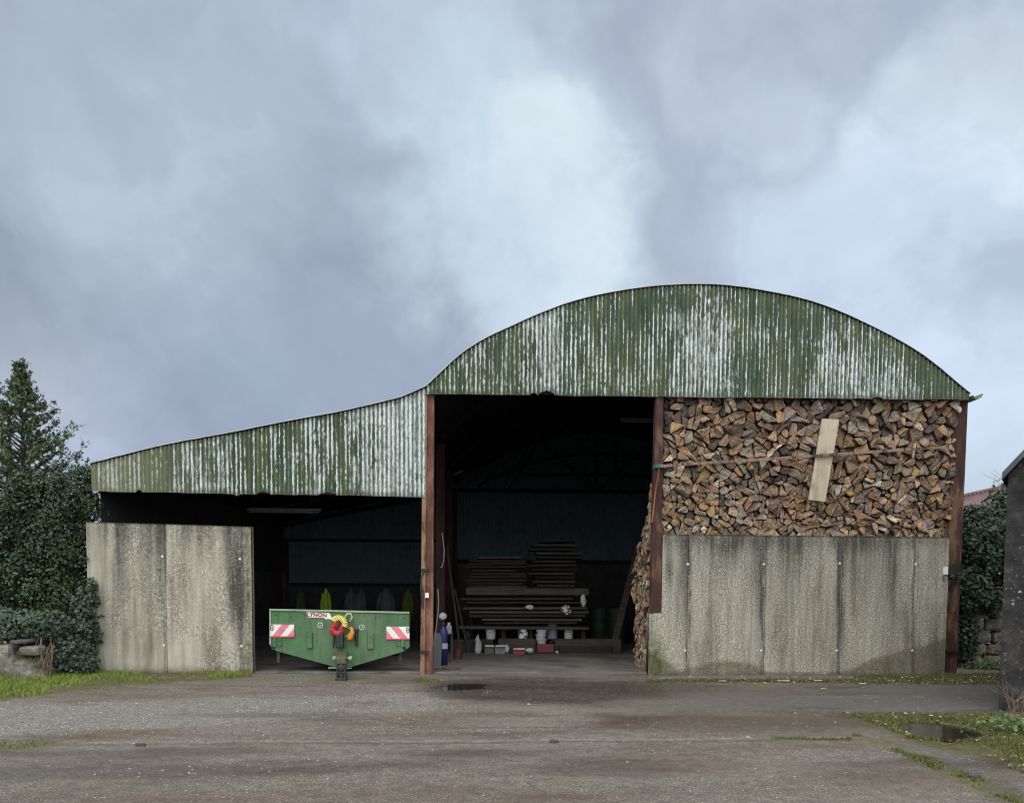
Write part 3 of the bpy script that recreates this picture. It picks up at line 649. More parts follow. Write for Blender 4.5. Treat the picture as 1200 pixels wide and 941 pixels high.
def split_shape(p, r_):
    for _ in range(1):
        q_ = []; cf = r_.choice((.10, .15, .20))
        for i in range(len(p)):
            a, b_ = p[i], p[(i+1) % len(p)]; q_ += [(a[0]+(b_[0]-a[0])*cf, a[1]+(b_[1]-a[1])*cf), (a[0]+(b_[0]-a[0])*(1-cf), a[1]+(b_[1]-a[1])*(1-cf))]
        p = q_
    c = cent(p); R = max(math.hypot(x-c[0], z-c[1]) for x, z in p); kind = r_.random()
    pts = []
    for i in range(len(p)):                                     # densify
        a, b_ = p[i], p[(i+1) % len(p)]; n = max(1, int(math.hypot(b_[0]-a[0], b_[1]-a[1])/.05))
        pts += [(a[0]+(b_[0]-a[0])*k/n, a[1]+(b_[1]-a[1])*k/n) for k in range(n)]
    th = r_.uniform(0, 6.28); name = 'blocky'
    if kind < .30:                                              # half-round: one arc of bark, one flat split
        name = 'half-round'; rr = R*r_.uniform(.74, .9); o = (c[0]-math.cos(th)*R*.12, c[1]-math.sin(th)*R*.12)
        pts = [(o[0]+(x-o[0])*min(1, rr/max(1e-6, math.hypot(x-o[0], z-o[1]))), o[1]+(z-o[1])*min(1, rr/max(1e-6, math.hypot(x-o[0], z-o[1])))) for x, z in pts]
    elif kind < .45:                                            # wedge
        name = 'wedge-shaped'
        q = clip(clip(pts, math.cos(th), math.sin(th), c[0]*math.cos(th)+c[1]*math.sin(th)+R*r_.uniform(.42, .7)), math.cos(th+2.2), math.sin(th+2.2), c[0]*math.cos(th+2.2)+c[1]*math.sin(th+2.2)+R*r_.uniform(.42, .7))
        if len(q) >= 4 and abs(area(q)) > .45*abs(area(p)): pts = q
    elif kind < .50:
        name = 'round'; pts = [(c[0]+(x-c[0])*min(1, R*.72/max(1e-6, math.hypot(x-c[0], z-c[1]))), c[1]+(z-c[1])*min(1, R*.72/max(1e-6, math.hypot(x-c[0], z-c[1])))) for x, z in pts]
    xs = [q[0] for q in pts]; zs = [q[1] for q in pts]
    if name in ('blocky', 'wedge-shaped') and (max(xs)-min(xs)) > 1.9*(max(zs)-min(zs)): name = 'flat'
    out = []
    for x, z in pts:                                            # shrink for the gap, roughen
        d = math.hypot(x-c[0], z-c[1]) or 1e-6; k = (1-(.006+r_.uniform(-.005, .008))/d); out.append((c[0]+(x-c[0])*max(k, .4), c[1]+(z-c[1])*max(k, .4)))
    an = r_.gauss(0, .14); ca, sa = math.cos(an), math.sin(an); sc_ = r_.uniform(1.03, 1.15)
    out = [(c[0]+sc_*((x-c[0])*ca-(z-c[1])*sa), c[1]+sc_*((x-c[0])*sa+(z-c[1])*ca)) for x, z in out]
    return out, c, R, name
def log_mesh(mb, p, c, R, tone, r_, axis='Y', depth=.36, prot=0.0, tilt=.25, sk=.07):
    """axis Y: cut face looks to -Y; axis X: cut face looks to -X (coords (y,z))"""
    n = len(p); gxs, gzs = r_.uniform(-tilt, tilt), r_.uniform(-tilt*.7, tilt); sx_, sz_ = r_.uniform(-sk, sk), r_.uniform(-sk*.3, sk)
    f = lambda x, z, y: (x, y, z) if axis == 'Y' else (y, x, z)
    dy = lambda x, z: prot+(x-c[0])*gxs+(z-c[1])*gzs
    V = []; rim = []
    for x, z in p: V.append(f(x+(c[0]-x)*.02, z+(c[1]-z)*.02, dy(x, z)+.010+r_.uniform(-.004, .004))); rim.append(0)
    for x, z in p: V.append(f(x+(c[0]-x)*.14, z+(c[1]-z)*.14, dy(x, z)+r_.uniform(-.006, .006))); rim.append(.35)
    for x, z in p: V.append(f(x+(c[0]-x)*.55, z+(c[1]-z)*.55, dy(x, z)+r_.uniform(-.010, .010))); rim.append(1)
    V.append(f(c[0], c[1], prot-.006)); rim.append(1)
    for x, z in p: V.append(f(c[0]+(x-c[0])*.95+sx_, c[1]+(z-c[1])*.95+sz_, prot+depth)); rim.append(.3)
    F0 = []; F1 = []
    for i in range(n):
        j = (i+1) % n; F0 += [(i, j, n+j, n+i), (n+i, n+j, 2*n+j, 2*n+i), (2*n+i, 2*n+j, 3*n)]; F1.append((j, i, 3*n+1+i, 3*n+1+j))
    k = r_.uniform(.8, 1.25); t = tuple(min(.9, q*k*r_.uniform(.93, 1.07)) for q in tone)
    if axis == 'X': F0 = [tuple(reversed(q)) for q in F0]; F1 = [tuple(reversed(q)) for q in F1]
    b0 = len(mb.v); mb.add(V, F0, 0, tint=[t]*len(V), rim=rim)
    for q in F1: mb.f.append(tuple(b0+i for i in q)); mb.m.append(1)
r_ = random.Random(5)
Yl = .03
reg = [at(775.5, 627, Yl), at(1113, 630, Yl), at(1127, 463, Yl), at(779, 458, Yl)]
reg = [(p.x, p.z-(.0 if i > 1 else .02)) for i, p in enumerate(reg)]
zb_, zt_ = reg[0][1], reg[3][1]
cs = split_cells(cells(reg, lambda x, z: .27+.06*min(1, max(0, (z-zb_-.5)/1.5)), r_, 1.35), r_, lambda c: .023+.013*min(1, max(0, (c[1]-zb_-.4)/1.4)))
print('front logs', len(cs))
fire = []
for p, s_, r in cs:
    q, c, R, nm = split_shape(p, r_); px, py = project((c[0], Yl, c[1])); h = (c[1]-zb_)/(zt_-zb_)
    w = [.20, .20, .23, .13, .045, .10, .09, .03]
    if h > .72: w = [.13, .10, .22, .14, .02, .22, .05, .13]
    if h < .38: w = [.16, .20, .25, .20, .07, .05, .07, 0]
    if px > 1000 and h > .45: w[0] += .12
    tn = r_.choices(list(TONES), w)[0]
    fire.append(dict(p=q, c=c, R=R, shape=nm, tone=tn, px=px, py=py, a=abs(area(q))))
order = sorted(range(len(fire)), key=lambda i: -fire[i]['a'])
single = set(order[:300]) if len(fire) > 300 else set(order)
def zone(px):
    for lim, w in ((800, 'against the left post'), (835, 'near the left post'), (875, 'well left of the board'), (915, 'left of the board'), (950, 'just left of the board'), (985, 'touching the pale board'), (1015, 'just right of the board'), (1050, 'well right of the board'), (1085, 'towards the right post'), (2000, 'against the right post')):
        if px < lim: return w
def level(px, py):
    bar_y = 546-(px-778)*(22/342)
    if py < 482: return 'under the cladding edge'
    if py < 505: return 'in the upper stack'
    if py < bar_y-1: return 'above the iron bar'
    if py < bar_y+24: return 'below the iron bar'
    if py < 606: return 'in the lower stack'
    return 'on top of the concrete'
ab = {}
for i in single:
    d = fire[i]; sz = 'large ' if d['a'] > .036 else ('small ' if d['a'] < .020 else '')
    d['lab'] = f"{sz}{d['tone']} {d['shape']} log, {level(d['px'], d['py'])}, {zone(d['px'])}"; ab.setdefault(d['lab'], []).append(i)
ORD = ['first', 'second', 'third', 'fourth', 'fifth', 'sixth']
for l, ii_ in ab.items():
    if len(ii_) > 1:
        ii_.sort(key=lambda i: fire[i]['px'])
        for k, i in enumerate(ii_):
            if len(ii_) == 2: fire[i]['lab'] = l+(', left one' if k == 0 else ', right one')
            else: fire[i]['lab'] = l+f', {ORD[k]} from left'
stuff = MB()
for i, d in enumerate(fire):
    prot = Yl+.01+.055*r_.uniform(-1, 1)
    tl = .6 if r_.random() < .35 else .3
    if i in single:
        b = MB(); log_mesh(b, d['p'], d['c'], d['R'], TONES[d['tone']], r_, prot=prot, tilt=tl)
        o = b.build('firewood_log', [M['end'], M['bark']], org=(d['c'][0], prot+.1, d['c'][1]), fixn=False)
        tag(o, d['lab'], 'log', 'split firewood logs stacked above the concrete wall')
    else: log_mesh(stuff, d['p'], d['c'], d['R'], TONES[d['tone']], r_, prot=prot, tilt=tl)
# logs further in, seen only through the gaps
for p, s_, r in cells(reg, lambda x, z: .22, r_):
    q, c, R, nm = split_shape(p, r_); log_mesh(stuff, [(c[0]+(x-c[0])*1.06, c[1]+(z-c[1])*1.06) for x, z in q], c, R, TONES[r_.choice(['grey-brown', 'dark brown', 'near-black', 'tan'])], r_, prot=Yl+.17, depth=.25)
# the end of the pile inside the barn, running back from the post
Xs = at(761, 640, .2).x
regS = [(.12, .03), (1.35, .03), (1.5, 1.9), (1.3, 2.3), (.8, 2.7), (.45, 3.2), (.25, 3.9), (.12, 4.9)]
for p, s_, r in split_cells(cells(regS, lambda x, z: .27, r_, 1.1), r_, lambda c: .026):
    q, c, R, nm = split_shape(p, r_)
    bul = -.04*math.sin(min(1, c[1]/3)*3.1)+.12*max(0, c[1]-2.2)*.4
    log_mesh(stuff, q, c, R, TONES[r_.choices(list(TONES), [.14, .2, .25, .2, .12, .05, .06, 0])[0]], r_, axis='X', prot=Xs+bul+r_.uniform(-.04, .04), tilt=.3, depth=.28, sk=.04)
# body of the pile behind the faces: rows of log tops
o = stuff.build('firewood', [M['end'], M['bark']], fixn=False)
tag(o, 'smaller split logs filling the firewood stack and its end inside the barn', 'firewood', kind='stuff')
# weathered board, iron bar, slack bar, strap
wood_pale = m_wood('weathered_board', (.30, .255, .18), (.46, .40, .29), (14, 8, 1.2))
wood_dk = m_wood('dark_sawn_timber', (.016, .013, .011), (.042, .034, .027), (1.2, 14, 22))
wood_md = m_wood('brown_sawn_timber', (.032, .025, .019), (.085, .068, .050), (1.2, 14, 22))
q = [at(963.5, 490.5, -.15), at(984, 491.5, -.15), at(967, 588, -.13), at(947.5, 585.5, -.13)]
b = MB(); b.add([q[0], q[1], q[2], q[3]]+[p+Vector((0, .03, 0)) for p in q], [(0, 1, 2, 3), (7, 6, 5, 4), (0, 4, 5, 1), (1, 5, 6, 2), (2, 6, 7, 3), (3, 7, 4, 0)])
tag(b.build('board', wood_pale, org=at(957, 587, -.05), bevel=.003), 'pale weathered board held slanting against the firewood by the iron bar', 'board')
pts = [at(x, y, -.175) for x, y in ((774, 546.5), (800, 544), (860, 540.5), (905, 537.5), (950, 534.5), (1000, 531), (1060, 527), (1108, 524))]
b = MB()
for i in range(len(pts)-1): b.bar(pts[i]-Vector((.01, 0, 0)), pts[i+1]+Vector((.01, 0, 0)), .02, .048)
tag(b.build('iron_bar', m_rust('brown_bar_rust', (.075, .042, .032), (.20, .135, .10), .5), org=pts[0]), 'long rusty flat bar strung across the whole firewood stack', 'bar')
b = MB(); pts = [at(x, y, -.13) for x, y in ((772.5, 549), (768, 575), (765.5, 598), (764, 612))]
for i in range(len(pts)-1): b.bar(pts[i], pts[i+1], .02, .05, (0, 1, 0))
tag(b.build('iron_bar', m_rust('orange_rust', (.19, .065, .03), (.27, .12, .06)), org=pts[-1]), 'short orange rusty bar hanging down from the blue strap', 'bar')
teal = simple('teal_webbing', (.04, .13, .13), .8, .25)
b = MB(); c = at(772.5, 547, -.05); b.lathe([(.105, -.035), (.118, -.03), (.118, .03), (.105, .034)], (c.x, .0, c.z), 18, M=Matrix.Diagonal((.85, 1.5, 1)))
tag(b.build('strap', teal, org=(c.x, 0, c.z)), 'teal webbing strap tied round the post at the bar end', 'strap')
# ------------------------------------------------------------------ green trailer
green = m_green()
gedge = simple('chalky_green_edge', (.21, .28, .19), .6, .2); olive = simple('oily_olive_steel', (.07, .075, .035), .5, .3)
blk = simple('black_iron', (.016, .016, .017), .5, .4, 14, (.07, .06, .05), .5); rub = simple('black_rubber', (.015, .015, .015), .8, .2)
white = simple('sign_white', (.62, .59, .55), .5, .05, bump=0); redp = simple('sign_red', (.50, .045, .06), .45, .12, bump=0); pink = simple('faded_sign_red', (.52, .15, .18), .5, .2, bump=0)
Yt = .10
tp = lambda x, y, dy=0: at(x, y, Yt+dy)
base = tp(400, 790); tr = thing('trailer', (base.x, Yt, 0), 'green farm trailer with red and white warning boards parked in the lean-to', 'trailer')
outl = [(316, 714.5), (480, 718), (480, 758), (472.5, 763.5), (411, 781.5), (391, 781), (323, 762.5), (316, 756)]
b = MB(); P2 = [(tp(x, y).x, tp(x, y).z) for x, y in outl]; b.prism(P2, Yt, Yt+.05); fb = b.build('front_board', green, tr, bevel=.006)
b = MB(); a, c = tp(316, 714.5), tp(480, 718); b.bar((a.x, Yt+.02, a.z+.004), (c.x, Yt+.02, c.z+.004), .09, .03); b.bar((a.x+.012, Yt-.006, a.z-.02), (tp(316, 755).x+.012, Yt-.006, tp(316, 755).z), .03, .02, (0, 1, 0))
q0, q1 = tp(385, 782.2), tp(412, 782.6); b.bar((q0.x, Yt, q0.z), (q1.x, Yt, q1.z), .08, .02); b.build('edge_rail', gedge, fb, org=tr['_o'], bevel=.004)
for x, y in ((324, 720.5), (358, 721), (440, 723.5), (473, 724), (341, 723), (351, 735), (371, 750), (459, 728), (447, 746), (451, 752), (449, 739), (343, 733), (453, 762)):
    b = MB(); q = tp(x, y); rr = .014 if y < 725 else .008; b.lathe([(rr, 0), (rr, .004)], (q.x, Yt-.001, q.z), 10, M=Matrix.Rotation(D(90), 3, 'X')); b.build('bolt', blk, fb, org=tr['_o'])
def side(x0, x1):
    s_ = MB(); s_.box(x0, x1, Yt+.05, Yt+5.2, tp(480, 748).z, tp(480, 718).z); return s_
X0, X1 = P2[0][0], P2[1][0]
b = MB(); b.box(base.x-.8, base.x+.62, Yt+.051, Yt+4.6, .62, .68); b.build('floor', blk, tr)
for sx2 in (-.42, .42):
    b = MB(); b.box(base.x+sx2-.05, base.x+sx2+.05, Yt+.052, Yt+4.5, .44, .618); b.build('chassis_beam', blk, tr)
b = MB(); b.bar((base.x-.6, Yt+3.4, .42), (base.x+.4, Yt+3.4, .42), .1, .1); b.build('axle', blk, tr)
for xw in (base.x-.72, base.x+.52):
    b = MB(); Mx = Matrix.Rotation(D(90), 3, 'Y'); b.lathe([(.24, -.16), (.38, -.17), (.42, -.12), (.42, .12), (.38, .17), (.24, .16)], (xw, Yt+3.4, .42), 28, M=Mx); w = b.build('wheel', rub, tr)
    b = MB(); b.lathe([(.05, -.1), (.22, -.13), (.24, -.165), (.24, .165), (.22, .13), (.05, .1)], (xw, Yt+3.4, .42), 20, M=Mx); b.build('rim', green, w, org=tr['_o'])
def warn(px0, py0, px1, py1, flip):
    a, c = tp(px0, py0), tp(px1, py1); x0, x1, z1, z0 = a.x, c.x, a.z, c.z; y = Yt-.022; W, H = x1-x0, z1-z0
    b = MB(); b.box(x0, x1, y, Yt-.004, z0, z1); w = b.build('warning_board', white, tr, bevel=.003)
    def stripe(u0, u1, shear, nm='stripe'):
        rect = [(0, 0), (1, 0), (1, 1), (0, 1)]
        p = clip(clip(rect, -1, shear, -u0), 1, -shear, u1)
        if flip: p = [(1-u, v) for u, v in p][::-1]
        if len(p) >= 3:
            s_ = MB(); s_.prism([(x0+u*W, z0+v*H) for u, v in p], y-.003, y-.0005); s_.build('stripe', pink, w, org=tr['_o'])
    stripe(.07, .40, .42); stripe(.71, 1.5, .42)
    e = MB(); e.box(x0-.004, x1+.004, y-.004, Yt-.004, z0-.018, z0-.002); e.build('lower_edge', redp, w, org=tr['_o'])
    u = .93 if flip else .07; ring = MB(); cx_, cz_ = x0+u*W, z0+.72*H
    for k in range(2):
        pts = [(cx_+.026*math.cos(t*.628), y-.004, cz_+(.024 if k else -.022)+.024*math.sin(t*.628)) for t in range(11)]; ring.tube(pts, .006, 5)
    ring.build('emblem', blk, w, org=tr['_o'])
warn(317, 731.5, 345, 745.3, False); warn(453, 734, 480, 748, True)
# name plate with an arrow shaped end and its lettering
pl = [(359.5, 717), (386, 718), (390, 725.3), (381, 725.2), (380.5, 723.8), (360, 723)]
b = MB(); b.prism([(tp(x, y).x, tp(x, y).z) for x, y in pl], Yt-.012, Yt-.003); sg = b.build('name_plate', white, tr)
fc = bpy.data.curves.new('lettering', 'FONT'); fc.body = 'LYNON'; fc.size = .098; fc.extrude = .0015; fc.align_x = 'CENTER'; fc.align_y = 'CENTER'; fc.offset = .0035; fc.space_character = 1.08
fo = bpy.data.objects.new('lettering', fc); COL.objects.link(fo); fo.parent = sg; q = tp(371.5, 720.4); fo.location = (q.x-base.x, -.0155, q.z); fo.rotation_euler = (D(90), D(1.6), 0); fo.data.materials.append(simple('lettering_red', (.22, .02, .03), .5, .05, bump=0))
bpy.context.view_layer.update(); fm = bpy.data.meshes.new_from_object(fo.evaluated_get(bpy.context.evaluated_depsgraph_get())); fo2 = bpy.data.objects.new('lettering', fm); COL.objects.link(fo2); fo2.parent = sg; fo2.location = fo.location; fo2.rotation_euler = fo.rotation_euler; bpy.data.objects.remove(fo); fo2.name = 'lettering'
for px, py in ((375.3, 732.5), (424, 735)):                    # round white emblems
    q = tp(px, py); b = MB(); b.tube([(q.x+.045*math.cos(k*.3142), Yt-.006, q.z+.045*math.sin(k*.3142)) for k in range(21)], .006, 6)
    b.lathe([(.018, 0), (.018, .004)], (q.x, Yt-.003, q.z), 3, M=Matrix.Rotation(D(90), 3, 'X')); b.build('emblem', simple('white_paint_mark', (.5, .55, .5), .6, .1, bump=0), tr)
for x0, x1, y0, y1 in ((360.7, 366.2, 741, 759), (431.5, 438, 741, 760)):
    a, c = tp(x0, y0), tp(x1, y1); b = MB(); b.box(a.x, c.x, Yt-.045, Yt-.002, c.z, a.z); b.box(a.x-.012, a.x-.001, Yt-.03, Yt-.002, c.z-.02, a.z+.02)
    b.lathe([(.016, 0), (.016, .05)], ((a.x+c.x)/2, Yt-.001, a.z-.07), 10, M=Matrix.Rotation(D(90), 3, 'X')); b.build('bracket', green, tr, bevel=.004)
for px in (322, 472):
    sgn = 1 if px < 400 else -1; a = tp(px, 746.5); b = MB(); b.box(a.x-.03, a.x+.03, Yt-.02, Yt-.002, a.z-.17, a.z); b.bar((a.x+.05*sgn, Yt-.012, a.z-.05), (a.x+.12*sgn, Yt-.012, a.z-.05), .015, .015); b.bar((a.x+.05*sgn, Yt-.012, a.z-.15), (a.x+.12*sgn, Yt-.012, a.z-.15), .015, .015); b.bar((a.x+.12*sgn, Yt-.012, a.z-.05), (a.x+.12*sgn, Yt-.012, a.z-.15), .015, .015, (0, 1, 0)); b.build('latch', green, tr)
    a = tp(px+3*sgn, 766); b = MB(); b.box(a.x-.025, a.x+.025, Yt+.06, Yt+.12, a.z-.16, a.z+.06); b.lathe([(.03, 0), (.03, .03)], (tp(px-2*sgn, 759.5).x, Yt+.03, tp(px, 759.5).z), 10, M=Matrix.Rotation(D(90), 3, 'X')); b.build('support_leg', blk, tr)
# coiled air hoses
def coil(c, R, r, n, a0, a1, tr_=.0105, tx=.0, k=14):
    pts = []
    for i in range(n*k+1):
        s_ = i/(n*k); A = a0+(a1-a0)*s_; B = 2*math.pi*n*s_; d = R+r*math.cos(B); pts.append((c.x+d*math.cos(A), c.y+r*.75*math.sin(B), c.z+d*math.sin(A)))
    return MB().tube(pts, tr_, 6), pts
ho = Yt-.085
b, p_ = coil(Vector((tp(396, 736).x, ho, tp(396, 736.5).z)), .088, .046, 23, D(75), D(395), .0075); b.build('coiled_hose', simple('red_hose', (.50, .030, .045), .4, .1, bump=0), tr, smooth=True)
b, p_ = coil(Vector((tp(398, 729).x, ho-.03, tp(398, 731).z)), .115, .046, 15, D(150), D(-20), .009); b.build('coiled_hose', simple('yellow_hose', (.72, .62, .17), .4, .1, bump=0), tr, smooth=True)
b = MB(); q = tp(410, 722); b.tube([tp(404, 724, -.1), tp(407, 719, -.12), tp(411, 719, -.1), tp(412.5, 723, -.08), tp(410, 728, -.09)], .018, 8); b.build('hose_coupling', simple('pale_coupling', (.45, .43, .28), .5), tr, smooth=True)
b = MB(); b.tube([tp(408, 735, -.07), tp(412, 736, -.08), tp(413, 741, -.09), tp(411, 748, -.1), tp(407.5, 749, -.1)], (.02, .03, .045, .05, .03), 8); b.tube([tp(411, 741, -.1), tp(408, 745, -.1), tp(405, 746, -.1)], .018, 8); b.build('hose_coupling', simple('orange_rubber_cover', (.38, .15, .02), .5), tr, smooth=True)
b = MB(); a, c = tp(394.5, 743), tp(403.5, 758); b.box(a.x, c.x, Yt-.12, Yt-.002, c.z, a.z+.02); b.lathe([(.055, 0), (.055, .02)], ((a.x+c.x)/2, Yt-.07, c.z-.02), 12); b.build('hose_holder', blk, tr, bevel=.008)
b = MB(); b.tube([tp(391.5, 742, -.03), tp(391, 750, -.03), tp(390, 759, -.03)], (.018, .016, .008), 6); b.build('lever', blk, tr)
b = MB(); b.tube([tp(417.5, 737, -.03), tp(418, 757, -.03)], (.03, .022), 8); b.lathe([(.04, -.02), (.04, .02)], tp(417.5, 738, -.03), 10); b.build('hydraulic_hose', blk, tr)
# drawbar and jack foot, reaching forward
b = MB(); a, c = tp(393, 765), tp(405.5, 769.5); b.box(a.x, c.x, Yt-.008, Yt-.002, c.z, a.z); b.build('slot', rub, tr)
Yf = -1.02; z1 = at(400, 769, Yf).z; dx = at(400, 780, Yf).x
b = MB(); b.add([(dx-.085, Yf, z1-.13), (dx+.085, Yf, z1-.13), (dx+.085, Yf, z1), (dx-.085, Yf, z1), (base.x-.11, Yt-.002, .2), (base.x+.11, Yt-.002, .2), (base.x+.11, Yt-.002, .40), (base.x-.11, Yt-.002, .40)], [(0, 1, 2, 3), (4, 7, 6, 5), (0, 4, 5, 1), (1, 5, 6, 2), (2, 6, 7, 3), (3, 7, 4, 0)]); b.box(dx-.075, dx+.075, Yf-.03, Yf-.001, z1-.12, z1-.02); b.build('drawbar', olive, tr, bevel=.01)
b = MB()
for sx2 in (-1, 1): b.lathe([(.03, -.03), (.03, .03)], (dx+sx2*.135, Yf+.1, z1-.03), 10, M=Matrix.Rotation(D(90), 3, 'X')); b.bar((dx+sx2*.085, Yf+.1, z1-.03), (dx+sx2*.135, Yf+.1, z1-.03), .03, .03)
b.build('pin', simple('bright_pin', (.30, .30, .25), .4), tr)
b = MB(); fz = .0; b.box(dx-.09, dx+.09, Yf-.06, Yf+.1, fz+.0, fz+.05); b.box(dx-.08, dx-.05, Yf-.03, Yf+.05, fz+.05, z1-.13); b.box(dx+.05, dx+.08, Yf-.03, Yf+.05, fz+.05, z1-.13); b.tube([(dx, Yf, fz+.05), (dx, Yf, z1-.12)], .035, 10); b.lathe([(.03, -.02), (.055, -.015), (.055, .015), (.03, .02)], (dx, Yf-.03, z1-.19), 14, M=Matrix.Rotation(D(90), 3, 'X')); b.bar((dx-.08, Yf-.02, fz+.14), (dx+.08, Yf-.02, fz+.14), .03, .03); b.build('jack_foot', blk, tr, bevel=.005)
# ------------------------------------------------------------------ inside the barn
def lumber(name, px0, px1, py, Y, th, dep, m, lab, group, tilt=0, dx=0):
    a, c = at(px0, py, Y), at(px1, py+tilt, Y); zz = a.z
    b = MB(); b.bar((a.x, Y+dep/2+dx, a.z-th/2), (c.x, Y+dep/2-dx, c.z-th/2), dep, th)
    tag(b.build(name, m, org=a, bevel=.004), lab, 'plank', group); return a.z-th
gl_ = 'sawn planks in the low stack behind the buckets'
rows = [(546, 690, 689, .155, wood_md, 'thick brown plank lying on top of the low stack'), (540, 672, 700.5, .05, wood_dk, 'long plank just under the thick top plank of the low stack'), (547, 683, 704.5, .045, wood_dk, 'dark plank under the rag gap in the low stack'), (543, 688, 711.5, .055, wood_md, 'brown plank beside the white rag in the low stack'), (550, 690, 715.5, .06, wood_md, 'wide plank carrying the rags, jutting out right'), (550, 686, 720, .06, wood_dk, 'dark plank in the lower half of the low stack'), (565, 682, 724.5, .055, wood_md, 'shorter brown plank set in from the left end'), (568, 676, 729, .04, wood_dk, 'lowest plank of the low stack, above the trestle rail')]
for k, (a, c, y, th, m, lb) in enumerate(rows): lumber('plank', a, c, y, 4.4+.03*(k % 3), th, .9-.02*k, m, lb, gl_, .4*(-1)**k)
tres = thing('trestle', (at(615, 767, 4.5).x, 4.5, .035), 'dark timber trestle carrying the low plank stack', 'trestle')
b = MB(); a, c = at(538, 733.5, 4.4), at(690, 734.5, 4.4); b.bar((a.x, 4.6, a.z-.03), (c.x, 4.6, c.z-.03), .5, .06); b.build('rail', wood_md, tres, bevel=.005)
for px in (548, 590, 622, 684):
    a = at(px, 736, 4.6); b = MB(); b.box(a.x-.05, a.x+.05, 4.62, 4.74, .03, a.z-.012); b.build('leg', wood_dk, tres)
for (px0, px1, py, Y, lb) in ((531, 578, 749, 4.35, 'short squared timber under the left bucket'), (584, 628, 748.5, 4.35, 'short squared timber under the spotted bucket'), (650, 728, 748.5, 4.45, 'long squared timber at the right, under the white bucket'), (655, 718, 757.5, 4.3, 'low squared timber at the foot of the leaning board')):
    a, c = at(px0, py, Y), at(px1, py, Y); zb2 = .035 if py > 755 or True else 0
    b = MB(); b.box(a.x, c.x, Y, Y+.32, .035, a.z); tag(b.build('timber_beam', wood_md if py < 749 else wood_dk, org=a, bevel=.01), lb, 'timber')
def stick_stack(px0, px1, py0, py1, Y, n, desc, group, seed):
    r2 = random.Random(seed); bot = 'the'
    for k in range(n):
        py = py0+(py1-py0)*k/(n-1); e0, e1 = px0+r2.uniform(-7, 7), px1+r2.uniform(-8, 6)
        if k == 0: e0 += (px1-px0)*.25
        pos = 'topmost' if k == 0 else ('lowest' if k == n-1 else f"{['', 'second', 'third', 'fourth', 'fifth', 'sixth', 'seventh', 'eighth', 'ninth', 'tenth', 'eleventh', 'twelfth'][k]} from the top")
        lumber('plank', e0, e1, py, Y+r2.uniform(-.08, .08), r2.uniform(.045, .06), .85, r2.choice([wood_dk, wood_dk, wood_md]), f'thin dark plank, {pos} of {desc}', group, r2.uniform(-.8, .8))
stick_stack(548, 612, 652, 686, 5.4, 10, 'the shorter stack at back left', 'thin planks in the short back stack', 3)
stick_stack(624, 680, 633, 685, 6.0, 12, 'the taller stack at back right', 'thin planks in the tall back stack', 4)
# bearers that carry the two back stacks
for (px0, px1, Y, zt2, lb) in ((548, 615, 5.5, at(548, 687.5, 5.4).z-.03, 'dark trestle under the shorter back plank stack'), (624, 680, 6.1, at(624, 686.5, 6.0).z-.03, 'dark trestle under the taller back plank stack')):
    a, c = at(px0+4, 700, Y), at(px1-4, 700, Y); t_ = thing('trestle', ((a.x+c.x)/2, Y, .035), lb, 'trestle')
    b = MB(); b.box(a.x-.1, c.x+.1, Y-.05, Y+.8, zt2-.08, zt2); b.build('top', wood_dk, t_)
    for x in (a.x, c.x):
        for y in (Y, Y+.7): b = MB(); b.box(x-.05, x+.05, y-.04, y+.04, .035, zt2-.081); b.build('leg', wood_dk, t_)
wplas = simple('white_plastic', (.36, .37, .375), .45, .06, bump=0)
def bucket(px, pyt, pyb, w, Y, m, lab, lid=False, z=None):
    a, c = at(px, pyb, Y), at(px, pyt, Y); h = c.z-a.z; R = w/2*(Y+14.8)/F
    t_ = thing('bucket', (a.x, Y, a.z), lab, 'bucket', 'white plastic buckets on the timbers')
    b = MB(); b.lathe([(R*.84, 0), (R*.97, h*.86), (R*1.04, h*.87), (R*1.04, h*.91), (R*.99, h*.92), (R, h), (R*.94, h), (R*.93, h*.9), (R*.8, .02)], (a.x, Y, a.z), 24); b.build('body', m, t_, smooth=False)
    b = MB(); b.tube([(a.x+R*1.06*math.cos(k*math.pi/10), Y-R*.5*math.sin(k*math.pi/10)*1.9, a.z+h*.86-.22*h*math.sin(k*math.pi/10)) for k in range(11)], .005, 5); b.build('handle', blk, t_)
spot = NT('spattered_white'); spot.fin(spot.mix(spot.ramp(spot.noise(11, detail=3), [(.52, 0.0), (.56, 1.0)]), (.6, .62, .62), (.05, .07, .11)), .5); M['spot'] = spot.mat
bucket(575, 735.5, 748.6, 12.6, 4.55, wplas, 'clean white bucket standing alone at the left'); bucket(613, 736, 748.2, 12, 4.55, M['spot'], 'white bucket spattered with dark blue spots')
bucket(666.3, 736, 748.2, 11.6, 4.6, wplas, 'white bucket right of the plastic drum')
a = at(634, 755, 4.1); rc = thing('jerrycan', (at(638, 768, 4.1).x, 4.1, .035), 'dark red fuel can under the stacked buckets', 'fuel can')
redd = simple('dark_red_plastic', (.11, .012, .02), .45, .15, bump=0); redb = simple('red_plastic', (.22, .015, .03), .45, .12, bump=0)
zc = at(638, 754.5, 4.1).z; X0c, X1c = at(629, 760, 4.1).x, at(650, 760, 4.1).x
b = MB(); b.box(X0c, X1c, 4.1, 4.45, .035, zc); b.build('body', redd, rc, bevel=.03); b = MB(); b.tube([(X1c-.1, 4.27, zc-.01), (X1c-.06, 4.27, zc+.05), (X1c-.01, 4.27, zc+.06)], .022, 8); b.build('spout', blk, rc)
zq = zc
